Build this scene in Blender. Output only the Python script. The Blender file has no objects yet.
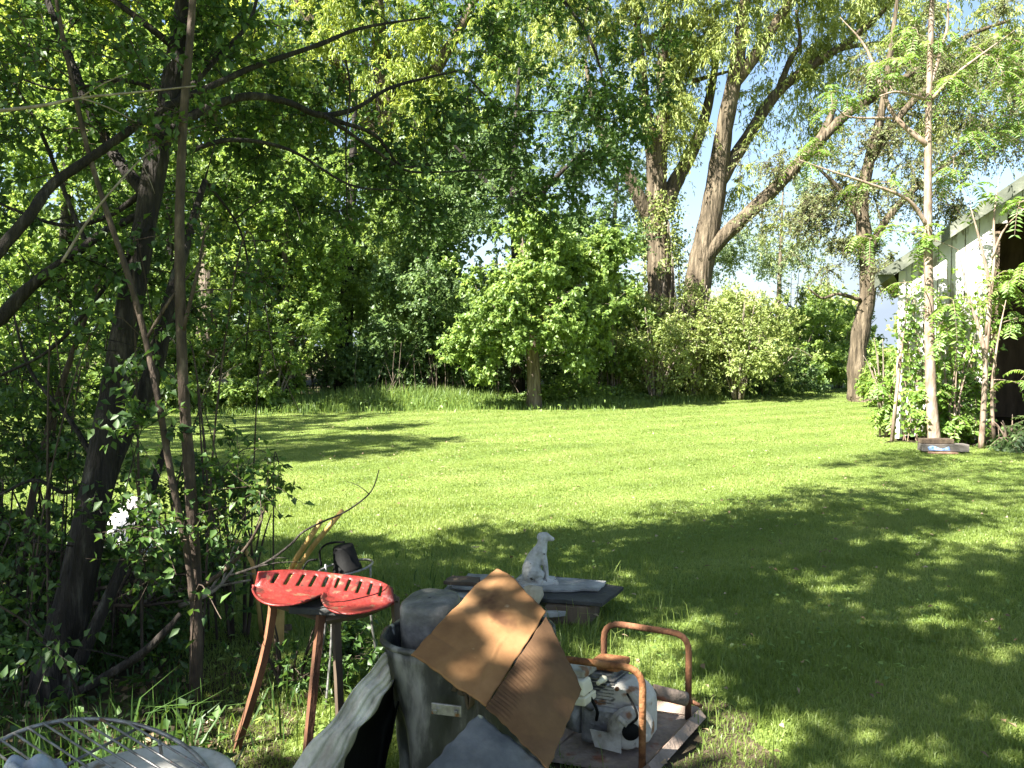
import bpy, bmesh, math, random
import numpy as np
from mathutils import Vector, Matrix

SC = bpy.context.scene
COL = SC.collection
PI = math.pi

# ------------------------------------------------------------------ camera
CAM_H, FPX, PITCH = 1.6, 800.0, math.atan(39 / 800)
cam = bpy.data.cameras.new('camera')
cam.sensor_width = 36.0
cam.lens = FPX / 1024 * 36.0
cam.clip_start, cam.clip_end = 0.05, 1500
camo = bpy.data.objects.new('camera', cam)
COL.objects.link(camo)
camo.location = (0, 0, CAM_H)
camo.rotation_euler = (PI / 2 - PITCH, 0, 0)
SC.camera = camo

# ------------------------------------------------------------------ sky and sun
SUN_H = Vector((-0.80, -0.60, 0)).normalized()
SUN_EL = math.radians(47)
SUN_D = Vector((SUN_H.x * math.cos(SUN_EL), SUN_H.y * math.cos(SUN_EL), math.sin(SUN_EL)))
world = bpy.data.worlds.new('World')
SC.world = world
world.use_nodes = True
wn = world.node_tree
sky = wn.nodes.new('ShaderNodeTexSky')
sky.sky_type = 'NISHITA'
sky.sun_disc = False
sky.sun_elevation = SUN_EL
sky.sun_rotation = math.atan2(SUN_D.x, SUN_D.y)
sky.air_density, sky.dust_density, sky.ozone_density = 1.0, 1.0, 1.0
# thin white cloud, thickest low over the horizon
wt = wn.nodes.new('ShaderNodeTexCoord')
wz = wn.nodes.new('ShaderNodeSeparateXYZ'); wn.links.new(wt.outputs['Generated'], wz.inputs[0])
wm = wn.nodes.new('ShaderNodeMapping'); wm.inputs['Scale'].default_value = (1.6, 1.6, 4.5); wn.links.new(wt.outputs['Generated'], wm.inputs['Vector'])
wno = wn.nodes.new('ShaderNodeTexNoise'); wno.inputs['Scale'].default_value = 1.7; wno.inputs['Detail'].default_value = 7; wn.links.new(wm.outputs[0], wno.inputs['Vector'])
wr = wn.nodes.new('ShaderNodeMapRange'); wr.inputs['From Min'].default_value = 0.62; wr.inputs['From Max'].default_value = 0.0; wr.inputs['To Min'].default_value = -0.52; wr.inputs['To Max'].default_value = 0.42
wn.links.new(wz.outputs['Z'], wr.inputs['Value'])
wa = wn.nodes.new('ShaderNodeMath'); wa.operation = 'ADD'; wn.links.new(wno.outputs['Fac'], wa.inputs[0]); wn.links.new(wr.outputs[0], wa.inputs[1])
wc = wn.nodes.new('ShaderNodeValToRGB'); wc.color_ramp.elements[0].position = 0.5; wc.color_ramp.elements[1].position = 1.0; wn.links.new(wa.outputs[0], wc.inputs['Fac'])
wx = wn.nodes.new('ShaderNodeMix'); wx.data_type = 'RGBA'; wx.inputs['B'].default_value = (2.35, 2.8, 3.4, 1)
wn.links.new(wc.outputs['Color'], wx.inputs['Factor']); wn.links.new(sky.outputs[0], wx.inputs['A'])
wn.links.new(wx.outputs['Result'], wn.nodes['Background'].inputs[0])
wn.nodes['Background'].inputs[1].default_value = 0.05
sl = bpy.data.lights.new('sun', 'SUN')
sl.energy = 5.0
sl.angle = math.radians(0.5)
sl.color = (1.0, 0.95, 0.86)
slo = bpy.data.objects.new('sun', sl)
slo.rotation_euler = SUN_D.to_track_quat('Z', 'Y').to_euler()
slo.location = (-20, -15, 25)
COL.objects.link(slo)

SC.view_settings.view_transform = 'Standard'
SC.view_settings.look = 'None'
SC.view_settings.exposure = 2.55
SC.view_settings.gamma = 1.0
SC.view_settings.use_curve_mapping = False
cy = SC.cycles
cy.max_bounces = 8
cy.diffuse_bounces = 4
cy.transmission_bounces = 6
cy.glossy_bounces = 2
cy.transparent_max_bounces = 4
cy.use_denoising = True
try:
    cy.denoiser = 'OPENIMAGEDENOISE'
    cy.denoising_input_passes = 'RGB_ALBEDO_NORMAL'
except Exception:
    pass
cy.sample_clamp_indirect = 6.0
cy.caustics_reflective = cy.caustics_refractive = False

# ------------------------------------------------------------------ helpers
def P(px, py, Y):
    """photograph pixel seen at depth Y -> world point"""
    ca, sa = math.cos(PITCH), math.sin(PITCH)
    x, z = (px - 512) / FPX, -(py - 384) / FPX
    yy, zz = ca + sa * z, -sa + ca * z
    return Vector((x / yy * Y, Y, CAM_H + zz / yy * Y))

def G(px, py, z=0.0):
    """photograph pixel -> point on the plane at height z"""
    ca, sa = math.cos(PITCH), math.sin(PITCH)
    x, c = (px - 512) / FPX, -(py - 384) / FPX
    yy, zz = ca + sa * c, -sa + ca * c
    t = (z - CAM_H) / zz
    return Vector((x * t, yy * t, z))

def pl(*pts):
    return [P(*p) for p in pts]

def unit(a):
    a = np.asarray(a, float)
    return a / np.maximum(np.linalg.norm(a, axis=-1, keepdims=True), 1e-9)

def put(name, me, m=None, parent=None, smooth=False):
    o = bpy.data.objects.new(name, me)
    COL.objects.link(o)
    if m is not None:
        for mm in (m if isinstance(m, (list, tuple)) else [m]):
            me.materials.append(mm)
    if parent is not None:
        o.parent = parent
    if smooth:
        me.polygons.foreach_set('use_smooth', [True] * len(me.polygons))
    return o

def tag(o, label=None, cat=None, group=None, kind=None):
    if label: o['label'] = label
    if cat: o['category'] = cat
    if group: o['group'] = group
    if kind: o['kind'] = kind
    return o

def thing(name, label, cat, loc=(0, 0, 0), rz=0.0, group=None):
    o = bpy.data.objects.new(name, None)
    o.empty_display_size = 0.1
    COL.objects.link(o)
    o.location = loc
    o.rotation_euler = (0, 0, rz)
    return tag(o, label, cat, group)

def copy_tree(o, parent=None):
    c = o.copy()
    COL.objects.link(c)
    c.parent = parent
    for ch in list(o.children):
        copy_tree(ch, c)
    return c

def tri_mesh(name, V, T, rnd=None):
    """fast mesh from numpy: V (n,3), T (m,3)"""
    V = np.ascontiguousarray(V, np.float32).reshape(-1, 3)
    T = np.ascontiguousarray(T, np.int32).reshape(-1, 3)
    me = bpy.data.meshes.new(name)
    me.vertices.add(len(V)); me.vertices.foreach_set('co', V.ravel())
    me.loops.add(T.size); me.loops.foreach_set('vertex_index', T.ravel())
    me.polygons.add(len(T))
    me.polygons.foreach_set('loop_start', np.arange(0, T.size, 3, dtype=np.int32))
    if rnd is not None:
        a = me.attributes.new('rnd', 'FLOAT', 'POINT')
        a.data.foreach_set('value', np.ascontiguousarray(rnd, np.float32))
    me.update()
    me.validate()
    return me

class MB:
    """collects shapes, builds ONE mesh object"""
    def __init__(s):
        s.v, s.f = [], []
    def add(s, vs, fs):
        k = len(s.v)
        s.v += [tuple(v) for v in vs]
        s.f += [tuple(i + k for i in f) for f in fs]
    def box(s, c, size, rot=None, taper=1.0):
        hx, hy, hz = (q / 2 for q in size)
        vs = [Vector((sx * hx * (taper if sz > 0 else 1), sy * hy * (taper if sz > 0 else 1), sz * hz)) for sz in (-1, 1) for sy in (-1, 1) for sx in (-1, 1)]
        if rot is not None: vs = [rot @ v for v in vs]
        c = Vector(c)
        s.add([v + c for v in vs], [(0, 2, 3, 1), (4, 5, 7, 6), (0, 1, 5, 4), (2, 6, 7, 3), (0, 4, 6, 2), (1, 3, 7, 5)])
        return s
    def tube(s, pts, r, n=8, cap=True):
        p = np.array([tuple(q) for q in pts], float)
        m = len(p)
        r = np.full(m, r, float) if np.isscalar(r) else np.asarray(r, float)
        t = unit(np.gradient(p, axis=0))
        ref = np.array((0, 0, 1.0)) if abs(t[0, 2]) < 0.9 else np.array((1.0, 0, 0))
        u = unit(np.cross(t[0], ref)); us = [u]
        for i in range(1, m):
            u = unit(u - t[i] * np.dot(u, t[i])); us.append(u)
        us = np.array(us); ws = np.cross(t, us)
        a = np.arange(n) * 2 * PI / n
        ring = us[:, None] * np.cos(a)[None, :, None] + ws[:, None] * np.sin(a)[None, :, None]
        v = p[:, None] + ring * r[:, None, None]
        k = len(s.v)
        s.v += [tuple(q) for q in v.reshape(-1, 3)]
        for i in range(m - 1):
            for j in range(n):
                j2 = (j + 1) % n
                s.f.append((k + i * n + j, k + i * n + j2, k + (i + 1) * n + j2, k + (i + 1) * n + j))
        if cap:
            s.f.append(tuple(k + j for j in range(n))[::-1])
            s.f.append(tuple(k + (m - 1) * n + j for j in range(n)))
        return s
    def lathe(s, prof, n=24, c=(0, 0, 0), rot=None, wob=None):
        c = Vector(c); k = len(s.v)
        for (r, z) in prof:
            for j in range(n):
                a = 2 * PI * j / n
                q = r + (wob(a, z) if wob else 0)
                v = Vector((q * math.cos(a), q * math.sin(a), z))
                if rot is not None: v = rot @ v
                s.v.append(tuple(v + c))
        for i in range(len(prof) - 1):
            for j in range(n):
                j2 = (j + 1) % n
                s.f.append((k + i * n + j, k + i * n + j2, k + (i + 1) * n + j2, k + (i + 1) * n + j))
        return s
    def prism(s, poly, ex):
        """polygon (3D points) swept along ex"""
        n = len(poly); ex = Vector(ex)
        a = [Vector(p) for p in poly]
        s.add(a + [p + ex for p in a], [tuple(range(n))[::-1], tuple(range(n, 2 * n))] + [(i, (i + 1) % n, n + (i + 1) % n, n + i) for i in range(n)])
        return s
    def grid(s, fn, nu, nv):
        k = len(s.v)
        for j in range(nv + 1):
            for i in range(nu + 1):
                s.v.append(tuple(fn(i / nu, j / nv)))
        for j in range(nv):
            for i in range(nu):
                a = k + j * (nu + 1) + i
                s.f.append((a, a + 1, a + nu + 2, a + nu + 1))
        return s
    def build(s, name, m, parent=None, smooth=False, bevel=0.0, solid=0.0, sub=0, offset=0.0):
        me = bpy.data.meshes.new(name)
        me.from_pydata(s.v, [], s.f)
        me.update()
        o = put(name, me, m, parent, smooth)
        if solid:
            d = o.modifiers.new('solid', 'SOLIDIFY'); d.thickness = solid; d.offset = offset
        if bevel:
            d = o.modifiers.new('bevel', 'BEVEL'); d.width = bevel; d.segments = 2; d.limit_method = 'ANGLE'
        if sub:
            d = o.modifiers.new('sub', 'SUBSURF'); d.levels = d.render_levels = sub
        return o

def bez(a, b, c, n=8):
    a, b, c = Vector(a), Vector(b), Vector(c)
    return [a * (1 - t) ** 2 + b * 2 * t * (1 - t) + c * t * t for t in [i / n for i in range(n + 1)]]

def smooth_path(pts, n=6):
    """Catmull-Rom through the points"""
    p = [Vector(q) for q in pts]
    p = [p[0] * 2 - p[1]] + p + [p[-1] * 2 - p[-2]]
    out = []
    for i in range(1, len(p) - 2):
        for k in range(n):
            t = k / n
            a, b, c, d = p[i - 1], p[i], p[i + 1], p[i + 2]
            out.append(0.5 * ((2 * b) + (c - a) * t + (2 * a - 5 * b + 4 * c - d) * t * t + (3 * b - a - 3 * c + d) * t ** 3))
    out.append(p[-2])
    return out

def round_path(pts, r, n=5):
    """polyline with rounded corners (bent tube)"""
    p = [Vector(q) for q in pts]
    out = [p[0]]
    for i in range(1, len(p) - 1):
        a = (p[i - 1] - p[i]).normalized(); b = (p[i + 1] - p[i]).normalized()
        out += bez(p[i] + a * r, p[i], p[i] + b * r, n)
    return out + [p[-1]]

# ------------------------------------------------------------------ materials
def mat(name, stops, scale=6.0, rough=0.8, bump=0.0, bscale=None, stretch=(1, 1, 1), metal=0.0, detail=6, spec=0.3, coord='Object', spots=None, bdist=0.02):
    """noise-driven colour ramp; stops = [(pos, (r,g,b)), ...]; spots = (colour, scale, threshold)"""
    m = bpy.data.materials.new(name); m.use_nodes = True
    nt = m.node_tree; N, L = nt.nodes, nt.links
    b = N['Principled BSDF']
    tc = N.new('ShaderNodeTexCoord'); mp = N.new('ShaderNodeMapping')
    mp.inputs['Scale'].default_value = stretch
    L.new(tc.outputs[coord], mp.inputs['Vector'])
    no = N.new('ShaderNodeTexNoise'); no.inputs['Scale'].default_value = scale; no.inputs['Detail'].default_value = detail
    no.inputs['Roughness'].default_value = 0.62
    L.new(mp.outputs[0], no.inputs['Vector'])
    cr = N.new('ShaderNodeValToRGB')
    e = cr.color_ramp.elements
    while len(e) < len(stops): e.new(0.5)
    for q, (p, c) in zip(e, stops):
        q.position = p; q.color = (*c, 1)
    L.new(no.outputs['Fac'], cr.inputs['Fac'])
    col = cr.outputs['Color']
    if spots:
        for sp in (spots if isinstance(spots, list) else [spots]):
            n2 = N.new('ShaderNodeTexNoise'); n2.inputs['Scale'].default_value = sp[1]; n2.inputs['Detail'].default_value = 4
            L.new(mp.outputs[0], n2.inputs['Vector'])
            r2 = N.new('ShaderNodeValToRGB')
            r2.color_ramp.elements[0].position = sp[2]; r2.color_ramp.elements[1].position = min(1, sp[2] + 0.06)
            L.new(n2.outputs['Fac'], r2.inputs['Fac'])
            mx = N.new('ShaderNodeMix'); mx.data_type = 'RGBA'
            L.new(r2.outputs['Color'], mx.inputs['Factor']); L.new(col, mx.inputs['A']); mx.inputs['B'].default_value = (*sp[0], 1)
            col = mx.outputs['Result']
    L.new(col, b.inputs['Base Color'])
    b.inputs['Roughness'].default_value = rough
    b.inputs['Metallic'].default_value = metal
    b.inputs['Specular IOR Level'].default_value = spec
    if bump:
        n3 = N.new('ShaderNodeTexNoise'); n3.inputs['Scale'].default_value = bscale or scale * 3; n3.inputs['Detail'].default_value = 5
        L.new(mp.outputs[0], n3.inputs['Vector'])
        bp = N.new('ShaderNodeBump'); bp.inputs['Strength'].default_value = bump; bp.inputs['Distance'].default_value = bdist
        L.new(n3.outputs['Fac'], bp.inputs['Height']); L.new(bp.outputs[0], b.inputs['Normal'])
    return m

def leafmat(name, cols, trans=0.38, gloss=0.03):
    """thin leaf: reflects and lets light through; colour varies from leaf to leaf"""
    m = bpy.data.materials.new(name); m.use_nodes = True
    nt = m.node_tree; N, L = nt.nodes, nt.links
    for n in list(N): N.remove(n)
    out = N.new('ShaderNodeOutputMaterial')
    at = N.new('ShaderNodeAttribute'); at.attribute_name = 'rnd'
    cr = N.new('ShaderNodeValToRGB'); e = cr.color_ramp.elements
    while len(e) < len(cols): e.new(0.5)
    for i, q in enumerate(e):
        q.position = i / (len(cols) - 1); q.color = (*cols[i], 1)
    L.new(at.outputs['Fac'], cr.inputs['Fac'])
    d = N.new('ShaderNodeBsdfDiffuse'); t = N.new('ShaderNodeBsdfTranslucent')
    hs = N.new('ShaderNodeHueSaturation'); hs.inputs['Hue'].default_value = 0.478; hs.inputs['Saturation'].default_value = 1.05; hs.inputs['Value'].default_value = 1.65
    L.new(cr.outputs[0], d.inputs[0]); L.new(cr.outputs[0], hs.inputs['Color']); L.new(hs.outputs[0], t.inputs[0])
    mx = N.new('ShaderNodeMixShader'); mx.inputs[0].default_value = trans
    L.new(d.outputs[0], mx.inputs[1]); L.new(t.outputs[0], mx.inputs[2])
    last = mx
    if gloss:
        g = N.new('ShaderNodeBsdfGlossy'); g.inputs['Roughness'].default_value = 0.5
        g.inputs[0].default_value = (0.9, 0.95, 0.9, 1)
        m2 = N.new('ShaderNodeMixShader'); m2.inputs[0].default_value = gloss
        L.new(mx.outputs[0], m2.inputs[1]); L.new(g.outputs[0], m2.inputs[2]); last = m2
    L.new(last.outputs[0], out.inputs[0])
    return m

# ------------------------------------------------------------------ vegetation
def leaf_geo(Pt, D, Nn, L, W, fold=0.18, droop=0.15):
    """one folded leaf of two triangles per row"""
    D = unit(D); S = unit(np.cross(D, Nn)); Nn = np.cross(S, D)
    L = np.asarray(L, float).reshape(-1, 1); W = np.asarray(W, float).reshape(-1, 1)
    mid = Pt + D * L * 0.42
    a = Pt; b = mid + S * W * 0.5 + Nn * W * fold; c = Pt + D * L - Nn * L * droop; d = mid - S * W * 0.5 + Nn * W * fold
    V = np.stack([a, b, c, d], 1).reshape(-1, 3)
    k = (np.arange(len(Pt)) * 4)[:, None]
    T = np.concatenate([k + np.array([[0, 1, 2]]), k + np.array([[0, 2, 3]])], 1).reshape(-1, 3)
    return V, T

class Leaves:
    def __init__(s): s.V, s.T, s.R, s.n = [], [], [], 0
    def add(s, V, T, r):
        if not len(r): return
        s.V.append(V); s.T.append(T + s.n); s.R.append(np.repeat(r, len(V) // len(r))); s.n += len(V)
    def build(s, name, m, parent=None):
        me = tri_mesh(name, np.concatenate(s.V), np.concatenate(s.T), np.clip(np.concatenate(s.R), 0, 1))
        return put(name, me, m, parent)

def spray(rng, C, A, R, nt=5, nl=9, L=0.07, W=0.045, hang=0.0, spread=0.9, up=0.15, leaf_down=0.25, tone=None, twigs=None):
    """clusters C (n,3) with axes A: twigs with leaves along them -> leaf arrays (optionally twig polylines)"""
    n = len(C)
    d = unit(A[:, None] * 0.7 + rng.normal(size=(n, nt, 3)) * spread + np.array((0, 0, up)))
    ln = R * rng.uniform(0.55, 1.15, (n, nt, 1))
    s = rng.uniform(0.08, 1.0, (n, nt, nl, 1))
    base = C[:, None] + rng.normal(size=(n, nt, 3)) * R * 0.08
    p = base[:, :, None] + d[:, :, None] * ln[:, :, None] * s
    p = p + np.array((0, 0, -1.0)) * hang * R * s ** 2 * rng.uniform(0.6, 1.3, (n, nt, 1, 1))
    td = d[:, :, None] + np.array((0, 0, -1.0)) * (2 * hang * s)
    ld = unit(unit(td) * 0.5 + rng.normal(size=p.shape) * 0.75 + np.array((0, 0, -leaf_down)))
    nn = rng.normal(size=p.shape) * 0.55 + np.array((0, 0, 1.0)) + A[:, None, None] * 0.3
    sz = rng.uniform(0.6, 1.2, p.shape[:3])
    r = rng.uniform(0, 1, p.shape[:3]) * 0.55
    t = rng.uniform(0, 0.45, (n, 1, 1)) if tone is None else tone.reshape(-1, 1, 1)
    r = r + t
    V, T = leaf_geo(p.reshape(-1, 3), ld.reshape(-1, 3), nn.reshape(-1, 3), (L * sz).ravel(), (W * sz).ravel())
    if twigs is not None:
        q = np.array([0.0, 0.5, 1.0])[None, None, :, None]
        tp = base[:, :, None] + d[:, :, None] * ln[:, :, None] * q + np.array((0, 0, -1.0)) * hang * R * q ** 2
        twigs.append(tp.reshape(-1, 3, 3))
    return V, T, r.ravel()

def blob_points(rng, blobs, clump=5, sub=0.42):
    """cluster centres: each blob (centre, (rx,ry,rz), count) is broken into uneven sub-clumps with gaps between"""
    out, cen = [], []
    for c, rad, n in blobs:
        c, rad = np.array(tuple(c), float), np.array(rad if hasattr(rad, '__len__') else (rad,) * 3, float)
        k = max(3, n // clump)
        u = unit(rng.normal(size=(k, 3))) * (rng.uniform(0.25, 1.0, (k, 1)) ** 0.5)
        w = rng.dirichlet(np.ones(k) * 2.0)
        idx = rng.choice(k, n, p=w)
        q = u[idx] + rng.normal(size=(n, 3)) * sub * rng.uniform(0.4, 1.0, (k, 1))[idx] * 0.6
        out.append(c + q * rad); cen.append(np.repeat(c[None], n, 0))
    return np.concatenate(out), np.concatenate(cen)

def grow(rng, mains, C, tip=0.004, thick=0.011, sides=5, lift=0.25, jit=0.05, msides=10, maxr=0.07, wob=0.0, mseg=5):
    """limbs as tubes; every cluster is tied by a curved branch to the nearest limb. Returns (MB, axes at clusters)"""
    mb = MB(); nodes, nr = [], []
    for pts, rad in mains:
        sp = smooth_path(pts, mseg)
        rr = np.interp(np.linspace(0, len(rad) - 1, len(sp)), np.arange(len(rad)), rad)
        if wob:
            rr = rr * (1 + rng.normal(size=len(rr)) * wob)
        mb.tube(sp, rr, msides)
        for q, r in zip(sp, rr): nodes.append(tuple(q)); nr.append(r)
        for (a, b) in zip(sp[:-1], sp[1:]):
            if (b - a).length > 0.6:
                nodes.append(tuple((a + b) / 2)); nr.append(0.9 * rr[0] * 0.5)
    nodes, nr = np.array(nodes), np.array(nr)
    base_n = len(nodes)
    d0 = np.min(np.linalg.norm(C[:, None] - nodes[None], axis=2), axis=1)
    A = np.zeros_like(C)
    lowest = nodes[:, 2].min()
    for i in np.argsort(d0):
        c = C[i]
        dv = c - nodes
        dist = np.linalg.norm(dv, axis=1)
        cost = dist * (1 + 0.5 * np.clip(-dv[:, 2] / np.maximum(dist, 1e-6), 0, 1)) + np.where(nodes[:, 2] < lowest + 0.35, 1.0, 0)
        j = int(np.argmin(cost)); a = nodes[j]; D = dist[j]
        ctl = (a + c) / 2 + np.array((0, 0, lift * D * 0.5)) + rng.normal(size=3) * jit * D
        pts = bez(a, ctl, c, 5)
        r0 = min(maxr, max(tip * 1.2, min(nr[j] * 0.8, tip + thick * D)))
        rr = np.linspace(r0, tip, len(pts))
        mb.tube(pts, rr, sides, cap=False)
        nodes = np.concatenate([nodes, np.array([tuple(q) for q in pts[2:]])]); nr = np.concatenate([nr, rr[2:]])
        A[i] = unit(np.array(tuple(pts[-1] - pts[-2])))
    return mb, A

def plant_tree(name, label, cat, mains, blobs, bark, lm, seed, group=None, crown='crown', trunk='trunk', clump=5, sub=0.42, branches=None,
               thin=None, keep=None, twig_r=0.0, **kw):
    """a tree: trunk (with limbs and branches) and crown"""
    rng = np.random.default_rng(seed)
    root_loc = Vector(mains[0][0][0])
    C, cen = blob_points(rng, blobs, clump, sub)
    if keep is not None:
        k = np.array([bool(keep(p)) for p in C]); C, cen = C[k], cen[k]
    gk = {k: kw.pop(k) for k in ('tip', 'thick', 'sides', 'lift', 'jit', 'msides', 'maxr', 'wob', 'mseg') if k in kw}
    mb, A = grow(rng, mains, C, **gk)
    A = unit(A * 0.6 + unit(C - cen) * 0.5)
    tw = [] if twig_r else None
    R = kw.pop('R')
    V, T, r = spray(rng, C, A, R, twigs=tw, **kw)
    if tw:
        for t in tw[0]: mb.tube(t, [twig_r, twig_r * 0.8, twig_r * 0.5], 3, cap=False)
    t = thing(name, label, cat, root_loc, 0, group)
    off = np.array(tuple(root_loc))
    mb.v = [tuple(np.array(v) - off) for v in mb.v]
    mb.build(trunk, bark, t, smooth=True)
    lv = Leaves(); lv.add(V - off, T, r)
    lv.build(crown, lm, t)
    return t
# ================================================================== materials of the place
BARK = mat('bark_grey_brown', [(0.3, (0.05, 0.038, 0.028)), (0.5, (0.12, 0.095, 0.07)), (0.72, (0.24, 0.2, 0.155))], 14, 0.9, 1.0, 26, (1, 1, 0.16), bdist=0.05)
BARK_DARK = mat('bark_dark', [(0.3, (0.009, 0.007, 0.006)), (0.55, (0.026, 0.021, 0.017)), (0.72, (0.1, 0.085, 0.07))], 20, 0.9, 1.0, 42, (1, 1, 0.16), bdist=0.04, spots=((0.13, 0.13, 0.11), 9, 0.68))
BARK_WILLOW = mat('bark_willow', [(0.3, (0.032, 0.025, 0.016)), (0.5, (0.095, 0.074, 0.048)), (0.72, (0.22, 0.178, 0.122))], 9, 0.92, 1.0, 13, (1, 1, 0.13), bdist=0.12)
BARK_PALE = mat('bark_pale', [(0.3, (0.22, 0.17, 0.12)), (0.55, (0.38, 0.31, 0.23)), (0.75, (0.5, 0.43, 0.34))], 12, 0.85, 0.4, 30, (1, 1, 0.3))
BARK_PINK = mat('bark_pinkish', [(0.3, (0.13, 0.085, 0.06)), (0.5, (0.25, 0.185, 0.14)), (0.72, (0.38, 0.31, 0.25))], 14, 0.85, 0.6, 30, (1, 1, 0.3))
BARK_SAPLING = mat('bark_sapling', [(0.3, (0.028, 0.02, 0.015)), (0.55, (0.07, 0.05, 0.036)), (0.75, (0.17, 0.13, 0.095))], 26, 0.85, 0.8, 50, (1, 1, 0.3))
DEADWOOD = mat('dead_wood', [(0.3, (0.1, 0.08, 0.06)), (0.55, (0.24, 0.2, 0.16)), (0.75, (0.4, 0.35, 0.29))], 22, 0.9, 0.5, 60, (1, 1, 0.3))

LF_MAPLE = leafmat('leaf_maple', [(0.1, 0.17, 0.042), (0.175, 0.27, 0.066), (0.26, 0.36, 0.1)], 0.48)
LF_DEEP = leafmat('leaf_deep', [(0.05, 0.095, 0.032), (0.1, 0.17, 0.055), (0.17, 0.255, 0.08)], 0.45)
LF_MID = leafmat('leaf_mid', [(0.075, 0.13, 0.03), (0.155, 0.24, 0.055), (0.25, 0.34, 0.085)], 0.45)
LF_LIME = leafmat('leaf_lime', [(0.14, 0.2, 0.03), (0.23, 0.31, 0.055), (0.32, 0.39, 0.09)], 0.45)
LF_WILLOW = leafmat('leaf_willow', [(0.16, 0.205, 0.05), (0.25, 0.31, 0.08), (0.34, 0.38, 0.12)], 0.4, 0.03)
LF_OLIVE = leafmat('leaf_olive', [(0.13, 0.18, 0.045), (0.22, 0.285, 0.08), (0.33, 0.37, 0.13)], 0.35)
LF_BRONZE = leafmat('leaf_bronze', [(0.1, 0.11, 0.05), (0.16, 0.19, 0.075), (0.23, 0.28, 0.1)], 0.4)
LF_FRESH = leafmat('leaf_fresh', [(0.1, 0.17, 0.035), (0.18, 0.28, 0.06), (0.28, 0.38, 0.095)], 0.45)
LF_PALE = leafmat('leaf_pale', [(0.13, 0.18, 0.09), (0.2, 0.27, 0.13), (0.28, 0.34, 0.17)], 0.45)
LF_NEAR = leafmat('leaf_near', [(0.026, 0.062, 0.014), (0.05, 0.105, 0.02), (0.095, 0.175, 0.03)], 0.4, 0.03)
LF_HEAVEN = leafmat('leaf_heaven', [(0.07, 0.14, 0.022), (0.13, 0.23, 0.035), (0.2, 0.3, 0.05)], 0.4)
LF_GRASS = leafmat('grass_blade', [(0.095, 0.145, 0.027), (0.16, 0.222, 0.046), (0.24, 0.295, 0.085)], 0.42, 0.03)
LF_DRY = leafmat('dry_leaf', [(0.09, 0.055, 0.03), (0.2, 0.14, 0.08), (0.42, 0.33, 0.22)], 0.15, 0.02)

# ================================================================== ground
LAWN = mat('lawn_turf', [(0.3, (0.095, 0.14, 0.03)), (0.5, (0.14, 0.19, 0.044)), (0.7, (0.2, 0.23, 0.075))], 0.7, 1.0, 0.6, 40, coord='Object', spec=0.1, detail=9)
SOIL = mat('woodland_soil', [(0.3, (0.022, 0.018, 0.012)), (0.5, (0.06, 0.048, 0.03)), (0.7, (0.13, 0.1, 0.065))], 3.0, 1.0, 0.8, 30, spec=0.1, detail=9, spots=((0.06, 0.08, 0.02), 1.5, 0.55))
FIELD = mat('far_field', [(0.3, (0.12, 0.16, 0.04)), (0.7, (0.2, 0.24, 0.07))], 0.15, 1.0, 0, spec=0.1)

mb = MB()
mb.grid(lambda u, v: ((u - 0.5) * 700, (v - 0.3) * 700, 0), 60, 60)
tag(mb.build('ground', LAWN), kind='structure')

def blotch(name, m, pts, z, n=9, amp=0.35, seed=1):
    """flat ground sheet with an uneven edge"""
    r = random.Random(seed)
    p = smooth_path([Vector((*q, 0)) for q in pts] + [Vector((*pts[0], 0))], n)
    poly = [(q.x + r.uniform(-amp, amp), q.y + r.uniform(-amp, amp), z) for q in p[:-1]]
    me = bpy.data.meshes.new(name)
    bm = bmesh.new()
    f = bm.faces.new([bm.verts.new(q) for q in poly])
    f.normal_update()
    if f.normal.z < 0: f.normal_flip()
    bmesh.ops.triangulate(bm, faces=[f])
    bm.to_mesh(me); bm.free()
    return tag(put(name, me, m), kind='structure')

blotch('thicket_floor', SOIL, [(-0.9, 1.0), (-0.75, 2.5), (-1.0, 3.6), (-1.7, 4.6), (-2.4, 5.6), (-3.6, 6.1), (-5.5, 6.0), (-9, 5.5), (-9, 0), (-5, -2)], 0.004, seed=2, amp=0.12)
blotch('forest_floor', SOIL, [(-40, 14), (-20, 16.5), (-13, 18.6), (-9, 19.2), (-6, 19.3), (-3, 20.1), (0, 20.6), (2.5, 20.9), (4, 22.3), (6, 24), (8, 25.4), (8, 27), (2, 29), (2, 70), (-60, 70)], 0.004, seed=3, amp=0.25)
blotch('shed_side_dirt', SOIL, [(6.2, 13.2), (7.0, 12.7), (9, 11.6), (11.5, 10.3), (12.6, 10.4), (15.5, 15.5), (9.5, 18.7), (6.45, 13.5)], 0.004, seed=4, amp=0.1)
blotch('worn_dirt', SOIL, [(0.45, 2.6), (0.95, 2.9), (0.95, 3.5), (0.35, 3.7), (-0.1, 3.3), (-0.3, 2.5)], 0.004, seed=5, amp=0.06)
blotch('far_field', FIELD, [(2, 32), (45, 32), (70, 90), (0, 90)], 0.004, seed=6, amp=0.3)

def is_lawn(x, y):
    """grass grows here (vectorised)"""
    a = ~((x < -0.85 - np.clip(y - 2.6, 0, 9) * 0.62) & (y < 6.0) & (y > 0))
    edge = np.interp(x, [-40, -20, -13, -9, -6, -3, 0, 2.5, 4, 6, 8, 13], [14, 16.5, 18.6, 19.2, 19.3, 20.1, 20.6, 20.9, 22.3, 24, 26, 30])
    b = y < edge
    lx, ly = (x - 6.45) * 0.883 - (y - 13.4) * 0.469, (x - 6.45) * 0.469 + (y - 13.4) * 0.883
    c = ~((lx > -0.1) & (lx < 6.7) & (ly > -0.3) & (ly < 6.2))
    d = np.hypot(x - 0.44, y - 3.24) > 0.33
    return a & b & c & d

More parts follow.
